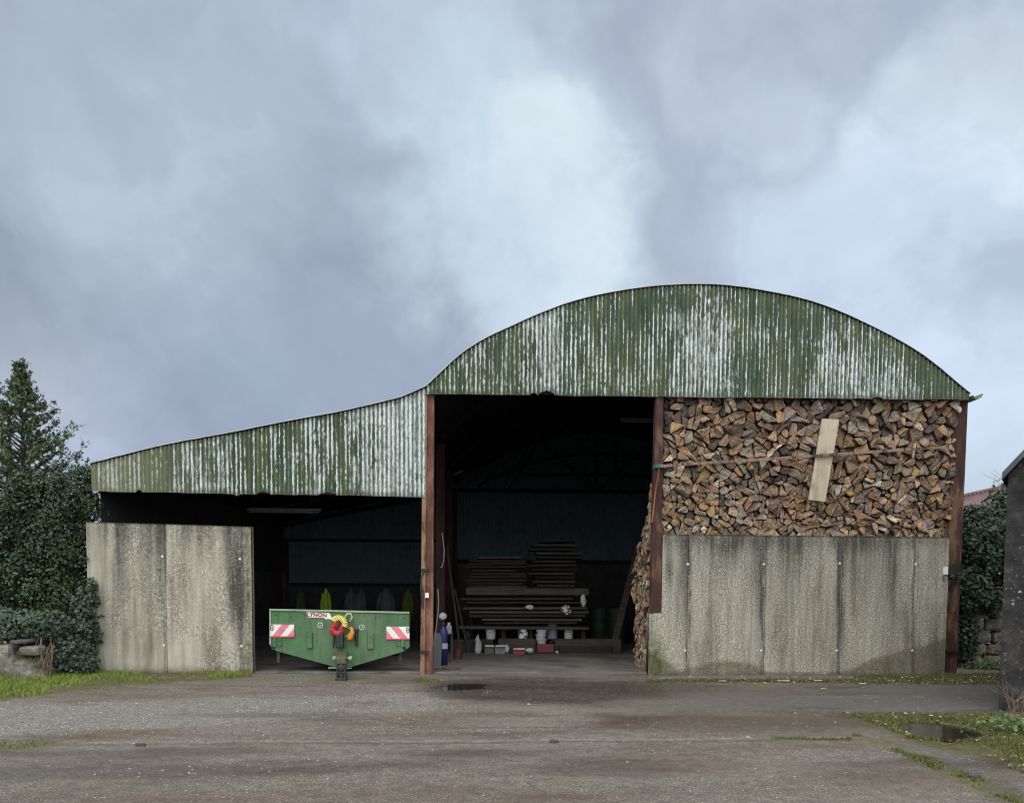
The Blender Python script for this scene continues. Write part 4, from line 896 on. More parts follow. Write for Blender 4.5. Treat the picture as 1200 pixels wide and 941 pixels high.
for k, lb in enumerate(('bottom bucket of the stack of white pails', 'middle bucket of the stack of white pails', 'top bucket of the stack of white pails')):
    R = .125; x = at(634.5, 750, 4.2).x+.008*(-1)**k; t_ = thing('bucket', (x, 4.26, zq), lb, 'bucket', 'white plastic buckets on the timbers')
    b = MB(); b.lathe([(R*.8, 0), (R*.95, .085), (R*1.05, .09), (R*1.05, .112), (R*.98, .115), (R*.9, .10), (R*.72, .02)], (x, 4.26, zq), 22); b.build('body', wplas, t_); zq += .10+.004*k
a, c = at(647, 748.5, 4.75), at(647, 728, 4.75); R = .125; dr = thing('drum', (a.x, 4.75, a.z), 'translucent white plastic drum with a dark blue cap', 'drum'); h = c.z-a.z
b = MB(); b.lathe([(R*.9, 0), (R, .03), (R, h*.72), (R*.9, h*.84), (R*.5, h*.92), (R*.42, h*.93)], (a.x, 4.75, a.z), 24); b.build('body', simple('cloudy_plastic', (.30, .32, .36), .45, .1, bump=0), dr, smooth=True); b = MB(); b.lathe([(R*.45, h*.93), (R*.45, h), (R*.3, h)], (a.x, 4.75, a.z), 18); b.build('cap', simple('navy_plastic', (.015, .02, .10), .5, bump=0), dr)
card = simple('grey_cardboard', (.17, .155, .13), .9, .25); 
def carton(px0, px1, pyt, Y, lb, m, nm='cardboard_box', cat='box'):
    a, c = at(px0, pyt, Y), at(px1, pyt, Y); w = c.x-a.x; t_ = thing(nm, ((a.x+c.x)/2, Y, .035), lb, cat)
    b = MB(); b.box(a.x, c.x, Y, Y+w*.8, .035, a.z); b.build('body', m, t_, bevel=.006)
    b = MB(); b.add([(a.x, Y, a.z+.004), (c.x, Y, a.z+.004), (c.x+.01, Y-.07, a.z-.03), (a.x+.02, Y-.08, a.z-.02), (a.x, Y+.004, a.z+.008), (c.x, Y+.004, a.z+.008), (c.x+.01, Y-.07, a.z-.025), (a.x+.02, Y-.08, a.z-.015)], [(0, 1, 2, 3), (7, 6, 5, 4), (0, 4, 5, 1), (1, 5, 6, 2), (2, 6, 7, 3), (3, 7, 4, 0)]); b.build('flap', simple('white_flap', (.5, .5, .48), .8, bump=0), t_)
carton(568, 578.5, 756, 4.0, 'dark grey carton beside the hanging white bag', simple('dark_carton', (.09, .09, .085), .9)); carton(580, 592, 756, 3.95, 'tan carton between the grey carton and the red box', card)
carton(601, 615, 759.5, 3.8, 'bright red box on the floor in front of the timbers', redb, 'tool_box', 'box')
def rag(px, py, Y, rx, rz, m, lb, nm='rag', cat='rag', seed=0, dz=0):
    c = at(px, py, Y); r2 = np.random.default_rng(seed); n, k = 16, 9; V = []
    for i in range(k):
        ph = math.pi*i/(k-1)
        for j in range(n):
            th = 2*math.pi*j/n; w = 1+.35*math.sin(3*th+seed+i)+.22*(r2.random()-.5); V.append((c.x+rx*w*math.sin(ph)*math.cos(th), Y+rx*.5*w*math.sin(ph)*math.sin(th), c.z+rz*math.cos(ph)*(1+.2*math.sin(2*th+seed))))
    Fq = [(i*n+j, i*n+(j+1) % n, (i+1)*n+(j+1) % n, (i+1)*n+j) for i in range(k-1) for j in range(n)]
    tag(MB().add(V, Fq).build(nm, m, org=(c.x, Y, c.z), smooth=True), lb, cat)
ragm = simple('grey_white_cloth', (.42, .42, .40), .9, .3, 20); ragp = NT('patterned_cloth'); ragp.fin(ragp.mix(ragp.ramp(ragp.noise(22, detail=2), [(.47, 0.0), (.53, 1.0)]), (.5, .5, .48), (.06, .06, .07)), .9)
rag(621, 711.5, 4.35, .09, .05, ragm, 'crumpled white rag on the edge of the low plank stack', seed=1); rag(664, 714.5, 4.3, .115, .10, ragp.mat, 'black and white patterned cloth hanging over the planks', 'cloth', 'cloth', 2); rag(683.5, 703.5, 4.4, .06, .13, ragm, 'narrow grey cloth hanging at the right end of the planks', 'cloth', 'cloth', 3)
rag(560, 757, 4.15, .075, .24, simple('white_polythene', (.28, .30, .30), .4, .2, 14, bump=0), 'white plastic bag hanging beside the cartons', 'plastic_bag', 'bag', 4); rag(594, 760, 3.95, .05, .1, simple('blue_white_bag', (.22, .34, .45), .5, .4, 14, bump=0), 'small blue and white bag beside the tan carton', 'plastic_bag', 'bag', 5)
rag(621, 762, 3.8, .09, .05, simple('pale_green_cloth', (.35, .40, .35), .9, .4, 20), 'pale crumpled cloth on the floor beside the red box', seed=7)
rag(653, 764, 4.0, .035, .03, wplas, 'tiny white scrap on the floor right of the red fuel can', 'scrap', 'litter', 8)
def leaner(p, q, w, t, m, lb, cat, nm):
    b = MB(); b.bar(p, q, w, t, (0, 1, 0)); tag(b.build(nm, m, org=(p[0], p[1], p[2]), bevel=.003), lb, cat)
a, c = at(717, 766, 4.4), at(748, 640, 5.6); leaner((a.x, 4.4, .035), c, .16, .04, wood_md, 'long pale board leaning towards the firewood end', 'board', 'board')
a, c = at(540, 765, 3.7), at(524, 641, 4.6); leaner((a.x, 3.7, .035), c, .05, .05, wood_dk, 'thin pole leaning behind the inner red post', 'pole', 'pole')
a, c = at(549, 760, 4.2), at(533, 690, 4.7); leaner((a.x, 4.2, .035), c, .045, .045, wood_dk, 'short dark pole leaning left of the white bag', 'pole', 'pole')
navy = simple('navy_blue_drum', (.010, .014, .075), .5, .2, bump=0)
a = at(519.5, 779, 1.3); b0 = thing('gas_cylinder', (a.x, 1.3, .035), 'tall dark blue cylinder standing behind the left post', 'cylinder'); R = .085; h = at(519.5, 735, 1.3).z
b = MB(); b.lathe([(R, 0), (R, h*.85), (R*.75, h*.93), (R*.3, h*.97), (R*.3, h)], (a.x, 1.3, .035), 20); b.build('body', navy, b0, smooth=True); b = MB(); b.lathe([(R+.003, h*.42), (R+.003, h*.56)], (a.x, 1.3, .035), 20); b.build('band', simple('cylinder_label', (.25, .28, .33), .6, bump=0), b0); b = MB(); b.lathe([(.03, h), (.04, h+.05), (.02, h+.07)], (a.x, 1.3, .035), 10); b.build('valve', blk, b0)
a = at(512, 782, 1.1); b = MB(); zt2 = at(512, 742, 1.1).z; b.bar((a.x, 1.1, .035), (a.x+.02, 1.25, zt2), .16, .02, (0, 1, 0)); tag(b.build('metal_sheet', simple('dull_grey_sheet', (.03, .033, .036), .5, .2), org=(a.x, 1.1, .035)), 'dull grey sheet propped behind the left post', 'sheet')
a = at(519, 722, 1.5); dk_ = thing('lamp', (a.x, 1.5, a.z), 'round white lamp fixed behind the left post', 'lamp'); Mz = Matrix.Rotation(D(65), 3, 'X')
b = MB(); b.lathe([(.02, .05), (.075, .02), (.08, 0), (.07, -.01), (.0, -.015)], a, 18, M=Mz); b.build('reflector', simple('dusty_white', (.30, .29, .28), .6), dk_, smooth=True); b = MB(); b.bar(a, (a.x-.12, 1.6, a.z-.02), .03, .03); b.build('bracket', blk, dk_)
a = at(526, 774, 2.0); cn = thing('canister', (a.x, 2.0, .035), 'small pale canister on a stool behind the blue cylinder', 'canister'); zz = at(526, 742, 2).z
b = MB(); b.box(a.x-.06, a.x+.06, 1.95, 2.1, zz, zz+.16); b.build('body', simple('grey_green_tin', (.16, .19, .18), .5, bump=0), cn, bevel=.01); b = MB(); b.lathe([(.03, 0), (.03, .06)], (a.x, 2.02, zz+.16), 10); b.build('cap', wplas, cn)
for sx2 in (-.06, .06): b = MB(); b.box(a.x+sx2-.02, a.x+sx2+.02, 1.98, 2.06, .035, zz-.02); b.build('stand_leg', blk, cn)
b = MB(); b.box(a.x-.09, a.x+.09, 1.93, 2.12, zz-.02, zz-.001); b.build('stand_top', blk, cn)
a = at(536.5, 771, 2.6); b = MB(); b.lathe([(.09, 0), (.105, .2), (.112, .2), (.112, .215), (.095, .21), (.08, .02)], (a.x, 2.6, .035), 18); tag(b.build('tub', simple('dull_red_tub', (.06, .012, .012), .6, bump=0), org=(a.x, 2.6, .035)), 'dull red tub on the barn floor behind the cylinder', 'tub')
b = MB(); b.tube([(at(509, 786, .4).x+.06*k, .45+.1*math.sin(k*.9), .05) for k in range(9)], .014, 6); tag(b.build('hose', simple('orange_red_hose', (.13, .04, .025), .6, bump=0), org=(at(509, 786, .4).x, .45, .05)), 'orange red hose lying on the barn floor by the post', 'hose')
b = MB(); b.tube([at(x, y, 2.4) for x, y in ((518, 624), (519, 632), (520.5, 645), (520, 657), (517.5, 665), (516, 664))], .010, 6); tag(b.build('cable', simple('pale_cable', (.3, .3, .27), .6, bump=0), org=at(518, 624, 2.4)), 'pale cable looped on the inner red post', 'cable')
b = MB(); b.tube([at(x, y, .3) for x, y in ((513, 690), (514, 705), (512.5, 725), (510, 742), (508, 756))], .011, 6); tag(b.build('cable', simple('dull_pale_cable', (.22, .19, .15), .6, bump=0), org=at(513, 690, .3)), 'thin brown cable hanging down behind the left post', 'cable')
b = MB(); b.tube([at(x, y, -.08) for x, y in ((504, 664), (497, 669), (493.5, 677), (493, 690), (494, 702), (496, 712))], .012, 6); tag(b.build('cable', blk, org=at(504, 664, -.08)), 'black cable curling round the outside of the left post', 'cable')
b = MB(); b.tube([at(x, y, .4) for x, y in ((113, 583), (120, 590), (126, 599), (128, 604))], .008, 5); tag(b.build('cable', simple('grey_cable', (.12, .12, .13), .6, bump=0), org=at(113, 583, .4)), 'short grey cable dangling beside the tree under the lean-to', 'cable')
a, c = at(533, 556, 8.9), at(542, 551, 8.9); b = MB(); b.bar(a, c, .03, .03); tag(b.build('rod', wplas, org=a), 'short white rod hung high on the barn truss', 'rod')
def tube_light(px0, px1, py, Y, lb):
    a, c = at(px0, py, Y), at(px1, py, Y); t_ = thing('strip_light', a, lb, 'light fitting'); b = MB(); b.bar((a.x, Y, a.z+.03), (c.x, Y, a.z+.03), .1, .05); b.build('housing', simple('grey_white_enamel', (.14, .145, .145), .5, bump=0), t_); b = MB(); b.tube([(a.x+.04, Y-.01, a.z-.02), (c.x-.04, Y-.01, a.z-.02)], .02, 8); b.build('tube', simple('dusty_tube', (.17, .175, .175), .5, bump=0), t_)
    for x in (a.x+.2, c.x-.2): b = MB(); zt2 = float(roof_z(x))-.06; b.tube([(x, Y, a.z+.05), (x, Y, zt2)], .006, 4); b.build('hanger', blk, t_)
tube_light(290, 376, 598.5, 3.2, 'unlit strip light hanging in the dark lean-to'); tube_light(727, 767, 493, 4.2, 'unlit strip light high in the main barn bay')
# hanging work clothes over the trailer, on the back wall
hv = simple('lime_work_jacket', (.26, .36, .03), .7, .2, 6, bump=0); hg = simple('grey_work_jacket', (.065, .067, .075), .85, .25, 6, bump=0)
rail = at(420, 688, 8.0); b = MB(); b.bar((at(335, 688, 8).x, 8.04, rail.z), (at(490, 688, 8).x, 8.04, rail.z), .04, .04)
for px in (337, 488): q = at(px, 690, 8); b.bar((q.x, 8.04, .035), (q.x, 8.04, rail.z), .05, .05)
tag(b.build('coat_rail', M['darksteel'], org=(rail.x, 8.04, 0)), 'dark rail with work clothes hanging behind the trailer', 'rail')
def jacket(px, w, h, m, lb):
    q = at(px, 689.5, 8.0); t_ = thing('jacket', (q.x, 7.97, q.z), lb, 'jacket', 'work clothes hanging behind the trailer'); n = 20; V = []
    lev = [(0, .12), (.05, .35), (.14, .8), (.3, .95), (.6, 1.0), (.85, 1.05), (1, 1.1)]
    for i, (u, k) in enumerate(lev):
        for j in range(n):
            th = 2*math.pi*j/n; V.append((q.x+w/2*k*math.cos(th), 7.97+.07*k*math.sin(th)*(1+.3*math.sin(5*th+px)), q.z-h*u+.02*math.sin(3*th)))
    b = MB().add(V, [(i*n+j, i*n+(j+1) % n, (i+1)*n+(j+1) % n, (i+1)*n+j) for i in range(len(lev)-1) for j in range(n)]+[tuple(range(n)), tuple(range((len(lev)-1)*n, len(lev)*n))]); b.build('body', m, t_, smooth=True)
    for sgn in (-1, 1): b = MB(); b.tube([(q.x+sgn*w*.34, 7.95, q.z-h*.13), (q.x+sgn*w*.55, 7.94, q.z-h*.4), (q.x+sgn*w*.56, 7.93, q.z-h*.75)], (.05, .055, .045), 8); b.build('sleeve', m, t_, smooth=True)
jacket(382, .19, 1.0, hv, 'bright lime work jacket hanging behind the trailer middle'); jacket(352.5, .15, 1.0, simple('dull_lime_jacket', (.04, .06, .012), .8, .2, bump=0), 'dim lime work jacket hanging left of the bright one'); jacket(478, .2, 1.0, simple('olive_lime_jacket', (.06, .09, .014), .8, .2, bump=0), 'lime work jacket hanging right, beside the post')
jacket(411, .24, 1.0, hg, 'grey work jacket just right of the bright lime one'); jacket(423, .19, 1.0, hg, 'narrow grey work jacket in the row middle'); jacket(452, .38, .95, hg, 'broad grey work coat hanging left of the right lime jacket')
gb = simple('green_barrel', (.010, .035, .020), .6, .2, bump=0)
for px, lb in ((702, 'green barrel beside the low plank stack'), (722, 'green barrel behind the leaning board')):
    a = at(px, 740, 7.5); b = MB(); b.lathe([(.28, 0), (.30, .02), (.30, .3), (.31, .32), (.30, .34), (.30, .62), (.31, .64), (.30, .66), (.30, .95), (.28, .97), (.27, .95)], (a.x, 7.5, .035), 24); tag(b.build('barrel', gb, org=(a.x, 7.5, .035)), lb, 'barrel', 'green barrels at the back')
# ------------------------------------------------------------------ vegetation
LF = {'holly': m_leaf('dark_evergreen_leaf', (.014, .034, .014), (.085, .125, .045), .5), 'ivy': m_leaf('ivy_leaf', (.008, .021, .012), (.046, .074, .038), .5),
      'shrub': m_leaf('shrub_leaf', (.010, .025, .010), (.055, .090, .032), .5), 'grass': m_leaf('grass_blade', (.035, .065, .010), (.18, .24, .03), .6), 'moss': m_leaf('moss_grass', (.04, .048, .012), (.125, .132, .036), .7)}
barkm = simple('tree_bark', (.055, .048, .038), .9, .4, 14, bump=.004)
def leaves(name, P, Nn, size, tint, mat, parent=None, asp=.62, org=(0, 0, 0), fold=.25):
    P = np.asarray(P); n = len(P); Nn = Nn/np.maximum(np.linalg.norm(Nn, axis=1, keepdims=True), 1e-6)
    r = rng.normal(size=(n, 3)); T = np.cross(Nn, r); T /= np.maximum(np.linalg.norm(T, axis=1, keepdims=True), 1e-6); B = np.cross(Nn, T)
    s = np.broadcast_to(size, n)[:, None]*(.7+.6*rng.random((n, 1)))
    a = P-T*s*.5; c = P+T*s*.5; b = P+B*s*asp*.5+Nn*s*fold*.4; d = P-B*s*asp*.5+Nn*s*fold*.4
    V = np.stack([a, b, c, d], 1).reshape(-1, 3); i = np.arange(n)*4
    Fq = np.concatenate([np.stack([i, i+1, i+2], 1), np.stack([i, i+2, i+3], 1)])
    return raw(name, V, Fq, mat, parent, False, dict(tint=np.repeat(np.clip(tint, 0, 1), 4)), org=org)
def rdir(n):
    v = rng.normal(size=(n, 3)); return v/np.linalg.norm(v, axis=1, keepdims=True)
# tall evergreen tree
tb = at(36, 800, .7); tx_, ty_ = tb.x, .7
tree = thing('evergreen_tree', (tx_, ty_, 0), 'tall dark evergreen tree with a pointed top at the left end of the barn', 'tree')
H = at(19, 421, .7).z
b = MB(); tp_ = [(tx_+.10*math.sin(z*1.3)*(1-z/H), ty_+.06*math.cos(z*1.7), z) for z in np.linspace(0, H*.97, 14)]
b.tube(tp_, [max(.012, .11*(1-i/13.5)) for i in range(14)], 8); trunk = b.build('trunk', barkm, tree, smooth=True)
rprof = lambda z: np.interp(z/H, [0, .2, .45, .62, .74, .84, .92, 1], [.9, 1.25, 1.38, 1.25, .92, .56, .24, .02])
LP, LN, LT = [], [], []; br = MB()
for k in range(230):
    z0 = H*(.10+.88*(k/230)**.8); az = k*2.399+rng.normal()*.3; L = float(rprof(min(H, z0+.15)))*(.5+.65*rng.random()); L = max(L, .07)
    rise = .35+.5*rng.random()
    st = np.array([tx_, ty_, z0]); d = np.array([math.cos(az), math.sin(az), rise]); d /= np.linalg.norm(d)
    m = 7; pts = []
    for j in range(m):
        u = j/(m-1); pts.append(st+d*L*u+np.array([0, 0, -.10*L*u*u+.10*L*u**4*3*.5]))
    br.tube(pts, [max(.004, .022*(1-j/m)*min(1, L)) for j in range(m)], 5)
    nt = int(6+12*L); shade = rng.random()*.5
    for _ in range(nt):
        u = rng.uniform(.22, 1.0)**.75; c = pts[min(m-1, int(u*(m-1)+.5))]; td = d*.6+rdir(1)[0]*.8+np.array([0, 0, .45]); td /= np.linalg.norm(td); tl = (.09+.13*rng.random())*(.6+.4*min(1, L))
        q = rng.integers(6, 13); uu = rng.random(q)[:, None]
        pp = c+td*tl*uu+rdir(q)*.032; LP.append(pp); LN.append(rdir(q)+np.array([0, -.1, .5])+td*.3); LT.append(np.clip(shade+.15+.35*uu[:, 0]*rng.random(q)+.25*rng.random(q)-.1, 0, 1))
br.build('limbs', barkm, trunk, org=tree['_o'])
LP = np.concatenate(LP); LN = np.concatenate(LN); LT = np.concatenate(LT); print('tree leaves', len(LP))
for z_ in np.linspace(H*.86, H*1.0, 26): LP = np.concatenate([LP, np.array([tx_+.02, ty_, z_])+rdir(6)*np.array([.05, .05, .03])]); LN = np.concatenate([LN, rdir(6)+np.array([0, 0, .6])]); LT = np.concatenate([LT, .3+.4*rng.random(6)])
leaves('crown', LP, LN, .054, LT, LF['holly'], tree, .6, org=tree['_o'])
def blob_leaves(blobs, dens, lsize, inner=.25, tbase=.3, kid=9):
    P, Nn, T = [], [], []
    kids = []
    for (c, r) in blobs:
        for _ in range(kid):
            d = rdir(1)[0]; d[1] = -abs(d[1])*.8+.15; k = rng.uniform(.22, .42); kids.append((np.array(c)+d*np.array(r)*rng.uniform(.8, 1.08), np.array(r)*k))
    toff = rng.normal(size=len(blobs)+len(kids))*.16; toff[:len(blobs)] -= .12  # main blobs tinted darker than front clumps: shaded hollows put into leaf colour
    for bi, (c, r) in enumerate(list(blobs)+kids):
        c = np.array(c); r = np.array(r); n = int(dens*(r[0]*r[1]+r[1]*r[2]+r[0]*r[2])*4.2)
        d = rdir(n); nz = 1+.34*(fbm(d[:, 0]*2.3+c[0]*3+5, d[:, 2]*2.3+d[:, 1]*2+c[2]*2, 3)-.5)*2+.24*(fbm(d[:, 0]*6+c[0], d[:, 2]*6+d[:, 1]*4, 5)-.5)*2
        dep = np.where(rng.random(n) < .75, 1-.10*rng.random(n), 1-inner-.3*rng.random(n)); p = c+d*r*(nz*dep)[:, None]
        ok = p[:, 2] > .02; P.append(p[ok]); Nn.append((d+1.0*rdir(n)+np.array([0, -.15, .35]))[ok]); T.append((tbase+toff[bi]+.35*(fbm(p[:, 0]*3, p[:, 2]*3, 2)-.3)+.5*(rng.random(n)-.35))[ok])
    return np.concatenate(P), np.concatenate(Nn), np.concatenate(T)
def sprigs(P, Nn, T, pts, n=9):
    for (x, y, z), (dx, dy, dz) in pts:
        u = rng.random(n)[:, None]; P = np.concatenate([P, np.array([x, y, z])+np.array([dx, dy, dz])*u+rdir(n)*.02]); Nn = np.concatenate([Nn, rdir(n)]); T = np.concatenate([T, .3+.3*rng.random(n)])
    return P, Nn, T
# holly/ivy shrub between the tree and the wall
A = lambda x, y, Y: tuple(at(x, y, Y))
sh = thing('evergreen_shrub', (at(70, 795, .2).x, .2, 0), 'bushy ivy clad shrub between the tall tree and the pale concrete wall', 'shrub')
bl = [(A(84, 572, .25), (.45, .45, .50)), (A(64, 590, .1), (.55, .5, .6)), (A(60, 640, .1), (.68, .55, .65)), (A(40, 690, -.05), (.75, .55, .55)), (A(84, 640, .2), (.34, .4, .6)), (A(78, 700, .1), (.33, .4, .6)), (A(20, 600, .2), (.7, .6, .8)), (A(10, 660, 0), (.8, .6, .7)), (A(98, 558, .3), (.20, .25, .22)), (A(107, 594, .15), (.17, .22, .30)), (A(103, 585, .25), (.22, .3, .42)), (A(95, 640, .3), (.27, .3, .8)), (A(100, 700, .25), (.2, .25, .5)), (A(108, 560, .3), (.13, .2, .18)), (A(-40, 620, .1), (.9, .6, 1.1)), (A(-40, 720, .1), (.9, .5, .9)), (A(60, 690, 1.1), (1.0, .4, 1.2)), (A(0, 660, 1.3), (1.1, .4, 1.3))]
P_, N_, T_ = blob_leaves([(c_, tuple(.88*q for q in r_)) for c_, r_ in bl], 480, .07)
P_, N_, T_ = sprigs(P_, N_, T_, [(A(100, 545, .3), (.05, 0, .14)), (A(108, 555, .2), (.12, 0, .02)), (A(90, 543, .3), (.0, 0, .13)), (A(100, 600, .1), (.16, -.05, -.05)), (A(96, 680, -.1), (.24, -.05, .05)), (A(100, 590, 0), (.2, -.03, .08)), (A(95, 660, -.1), (.12, 0, .1))], 14)
leaves('foliage', P_, N_, .058, T_, LF['shrub'], sh, .65, org=sh['_o'])
b = MB()
for px in (30, 55, 75, 88): 
    q = at(px, 795, .2); b.tube([(q.x, .2, 0), (q.x+.05, .25, .9), (q.x-.03, .2, 1.9), (q.x+.04, .3, 2.7)], [.04, .035, .025, .012], 6)
b.build('stems', barkm, sh)
# ivy mound over the stone wall
iv = thing('ivy', (at(70, 800, -.3).x, -.3, 0), 'dark ivy heaped over the old stone wall and lapping the concrete', 'ivy')
bl = [(A(20, 732, -.5), (.55, .42, .30)), (A(55, 735, -.45), (.45, .42, .32)), (A(80, 752, -.35), (.42, .36, .50)), (A(98, 730, -.25), (.28, .22, .42)), (A(92, 778, -.35), (.32, .3, .24)), (A(-30, 732, -.5), (.6, .42, .34)), (A(103, 700, -.2), (.2, .18, .35)), (A(66, 775, -.5), (.25, .25, .25)), (A(50, 768, -.6), (.18, .2, .2)), (A(3, 742, -.8), (.25, .2, .13)), (A(108, 744, -.2), (.15, .12, .24))]
P_, N_, T_ = blob_leaves([(c_, tuple(.88*q for q in r_)) for c_, r_ in bl], 560, .075, tbase=.42)
N_[:, 1] -= .5; N_[:, 2] += .3
P_, N_, T_ = sprigs(P_, N_, T_, [(A(112, 710, -.2), (.08, 0, .1)), (A(113, 725, -.2), (.12, 0, .06)), (A(112, 745, -.2), (.1, 0, -.12))], 12)
leaves('foliage', P_, N_, .064, T_, LF['ivy'], iv, .85, org=iv['_o'])
b = MB(); dry = simple('dead_stem', (.13, .09, .06), .9, .3)
for k in range(26):
    q = at(42+rng.random()*18, 803, -.95); e = at(45+rng.random()*20, 745+rng.random()*25, -.8); m = (Vector(q)+Vector(e))/2+Vector((rng.normal()*.08, -.05-.1*rng.random(), .03)); b.tube([(q.x, q.y, 0), m, e], [.008, .007, .004], 4)
b.build('stems', dry, iv)
# old stone wall at the far left, stones as one body with a few loose cap stones
stone = NT('mossy_stone'); n1 = stone.noise(5, detail=8, rough=.7)
c_ = stone.ramp(n1, [(.28, (.045, .04, .034)), (.5, (.15, .14, .12)), (.72, (.36, .34, .30))]); mz = stone.ramp(stone.noise(3.4, detail=6), [(.48, 0.0), (.62, .9)])
c_ = stone.mix(mz, c_, (.085, .09, .025)); stone.fin(c_, .9, stone.bump(n1, .03), spec=.2); M['stone'] = stone.mat
def stone_mb(mb, c, r, seed):
    r2 = random.Random(seed); V = []; n, k = 12, 8
    for i in range(k+1):
        ph = math.pi*i/k
        for j in range(n):
            th = 2*math.pi*j/n; d = (math.sin(ph)*math.cos(th), math.sin(ph)*math.sin(th), math.cos(ph))
            e = lambda v: math.copysign(abs(v)**.55, v); w = 1+.10*math.sin(3*th+seed)*math.sin(ph)+r2.uniform(-.05, .05)
            V.append((c[0]+r[0]*e(d[0])*w, c[1]+r[1]*e(d[1])*w, c[2]+r[2]*e(d[2])*w))
    mb.add(V, [(i*n+j, i*n+(j+1) % n, (i+1)*n+(j+1) % n, (i+1)*n+j) for i in range(k) for j in range(n)])
sw = thing('stone_wall', (at(10, 808, -.9).x, -.9, 0), 'broken mossy rubble wall under ivy at the far left', 'wall')
b = MB()
for k, (x, y, rx, rz) in enumerate(((3, 786, .30, .36), (30, 790, .22, .28), (44, 794, .16, .18), (20, 800, .3, .12), (2, 764, .20, .13), (-25, 790, .35, .3), (-28, 766, .3, .15), (-60, 780, .4, .4), (-60, 755, .4, .2))): q = at(x, y, -.95); stone_mb(b, (q.x, -.75, q.z), (rx, .28, rz), k)
b.build('rubble', M['stone'], sw, smooth=False)
slate = simple('dark_slate', (.055, .052, .052), .8, .35, 6, (.10, .10, .07), .5, bump=.006)
for k, (x, y, rx, rz, lb) in enumerate(((22, 752, .15, .032, None), (34, 763, .16, .085, None))):
    q = at(x, y, -1.0); b = MB(); stone_mb(b, (q.x, -.85, q.z), (rx, .22, rz), 20+k); o = b.build('coping_stone', slate if k == 0 else M['stone'], sw)
# grass, leaves and chippings
def scatter(poly, n, jitter=0):
    xs = [p[0] for p in poly]; ys = [p[1] for p in poly]; x = rng.uniform(min(xs), max(xs), n); y = rng.uniform(min(ys), max(ys), n)
    k = poly_sdf(x+.15*(fbm(x*4, y*4, 2)-.5)*2, y+.12*(fbm(x*4, y*4, 4)-.5)*2, poly) < jitter; return x[k], y[k]
def blades(name, x, y, h, w, mat, tint, label):
    n = len(x); z = ground_z(x, y); az = rng.random(n)*6.283; ln_ = rng.normal(size=(n, 2))*.45; h = h*(.5+rng.random(n)*.9)
    bx, by = np.cos(az)*w/2, np.sin(az)*w/2; p0 = np.stack([x-bx, y-by, z-.005], 1); p1 = np.stack([x+bx, y+by, z-.005], 1)
    m0 = np.stack([x-bx*.7+ln_[:, 0]*h*.35, y-by*.7+ln_[:, 1]*h*.35, z+h*.6], 1); m1 = np.stack([x+bx*.7+ln_[:, 0]*h*.35, y+by*.7+ln_[:, 1]*h*.35, z+h*.6], 1); t = np.stack([x+ln_[:, 0]*h, y+ln_[:, 1]*h, z+h], 1)
    V = np.stack([p0, p1, m1, m0, t], 1).reshape(-1, 3); i = np.arange(n)*5
    Fq = np.concatenate([np.stack([i, i+1, i+2], 1), np.stack([i, i+2, i+3], 1), np.stack([i+3, i+2, i+4], 1)])
    return tag(raw(name, V, Fq, mat, None, False, dict(tint=np.repeat(np.clip(tint, 0, 1), 5))), label, 'grass', kind='stuff')
x, y = scatter(P_gl, 52000, .02); k = rng.random(len(x)) < sstep(.44, .66, fbm(x*1.6, y*1.6, 3)+.22*(x < at(130, 800, -.5).x)+.05); k &= (x < at(298, 795, -.3).x); x, y = x[k], y[k]
blades('grass', x, y, .055, .009, LF['grass'], .25+.5*fbm(x*2, y*2, 1)+.25*rng.random(len(x)), 'bright green grass along the foot of the left wall')
x, y = scatter(P_verge, 90000, -.03); pdm = poly_sdf(x, y, P_pud) > .06; dn = sstep(.36, .6, fbm(x*1.5, y*1.5, 5)+.10*sstep(5.5, 8, x)); k = (rng.random(len(x)) < dn) & pdm; x, y = x[k], y[k]
blades('grass', x, y, .034, .009, LF['moss'], .15+.6*fbm(x*2, y*2, 1)+.25*rng.random(len(x)), 'short mossy grass on the right verge round the puddle')
xa, ya = scatter(gpoly([(995, 858), (1300, 955), (1300, 985), (1000, 870)]), 50000); dd = line_d(xa, ya, L_moss); k = rng.random(len(xa)) < .8*np.exp(-(dd/.09)**2)*sstep(.35, .55, fbm(xa*3, ya*3, 2)); xa, ya = xa[k], ya[k]
xb, yb = scatter(gpoly([(900, 861), (1000, 863), (1000, 870), (900, 868)]), 4000); dd = line_d(xb, yb, L_mossb); k = rng.random(len(xb)) < .6*np.exp(-(dd/.06)**2); xb, yb = xb[k], yb[k]
xc_, yc_ = scatter(P_footL, 5000); xc_, yc_ = xc_[::2], yc_[::2]
x = np.concatenate([xa, xb, xc_]); y = np.concatenate([ya, yb, yc_]); blades('moss', x, y, .018, .010, LF['moss'], .2+.7*rng.random(len(x)), 'thin moss growing along the seams of the yard')
x, y = scatter(gpoly([(1000, 792), (1172, 789), (1172, 803), (1000, 802)]), 9000); xq, yq = scatter(gpoly([(482, 797), (500, 794.5), (516, 797), (516, 801), (490, 801)]), 1200)
xw, yw = scatter(gpoly([(760, 796.5), (1000, 796.5), (1000, 800), (760, 800)]), 5000); k = rng.random(len(xw)) < .5; xw, yw = xw[k], yw[k]
x = np.concatenate([x, xq, xw]); y = np.concatenate([y, yq, yw]); blades('grass', x, y, .035, .010, LF['moss'], np.concatenate([.1+.6*rng.random(len(x)-len(xq)-len(xw)), .6+.4*rng.random(len(xq)), .05+.4*rng.random(len(xw))]), 'mossy grass at the foot of the concrete panels and posts')
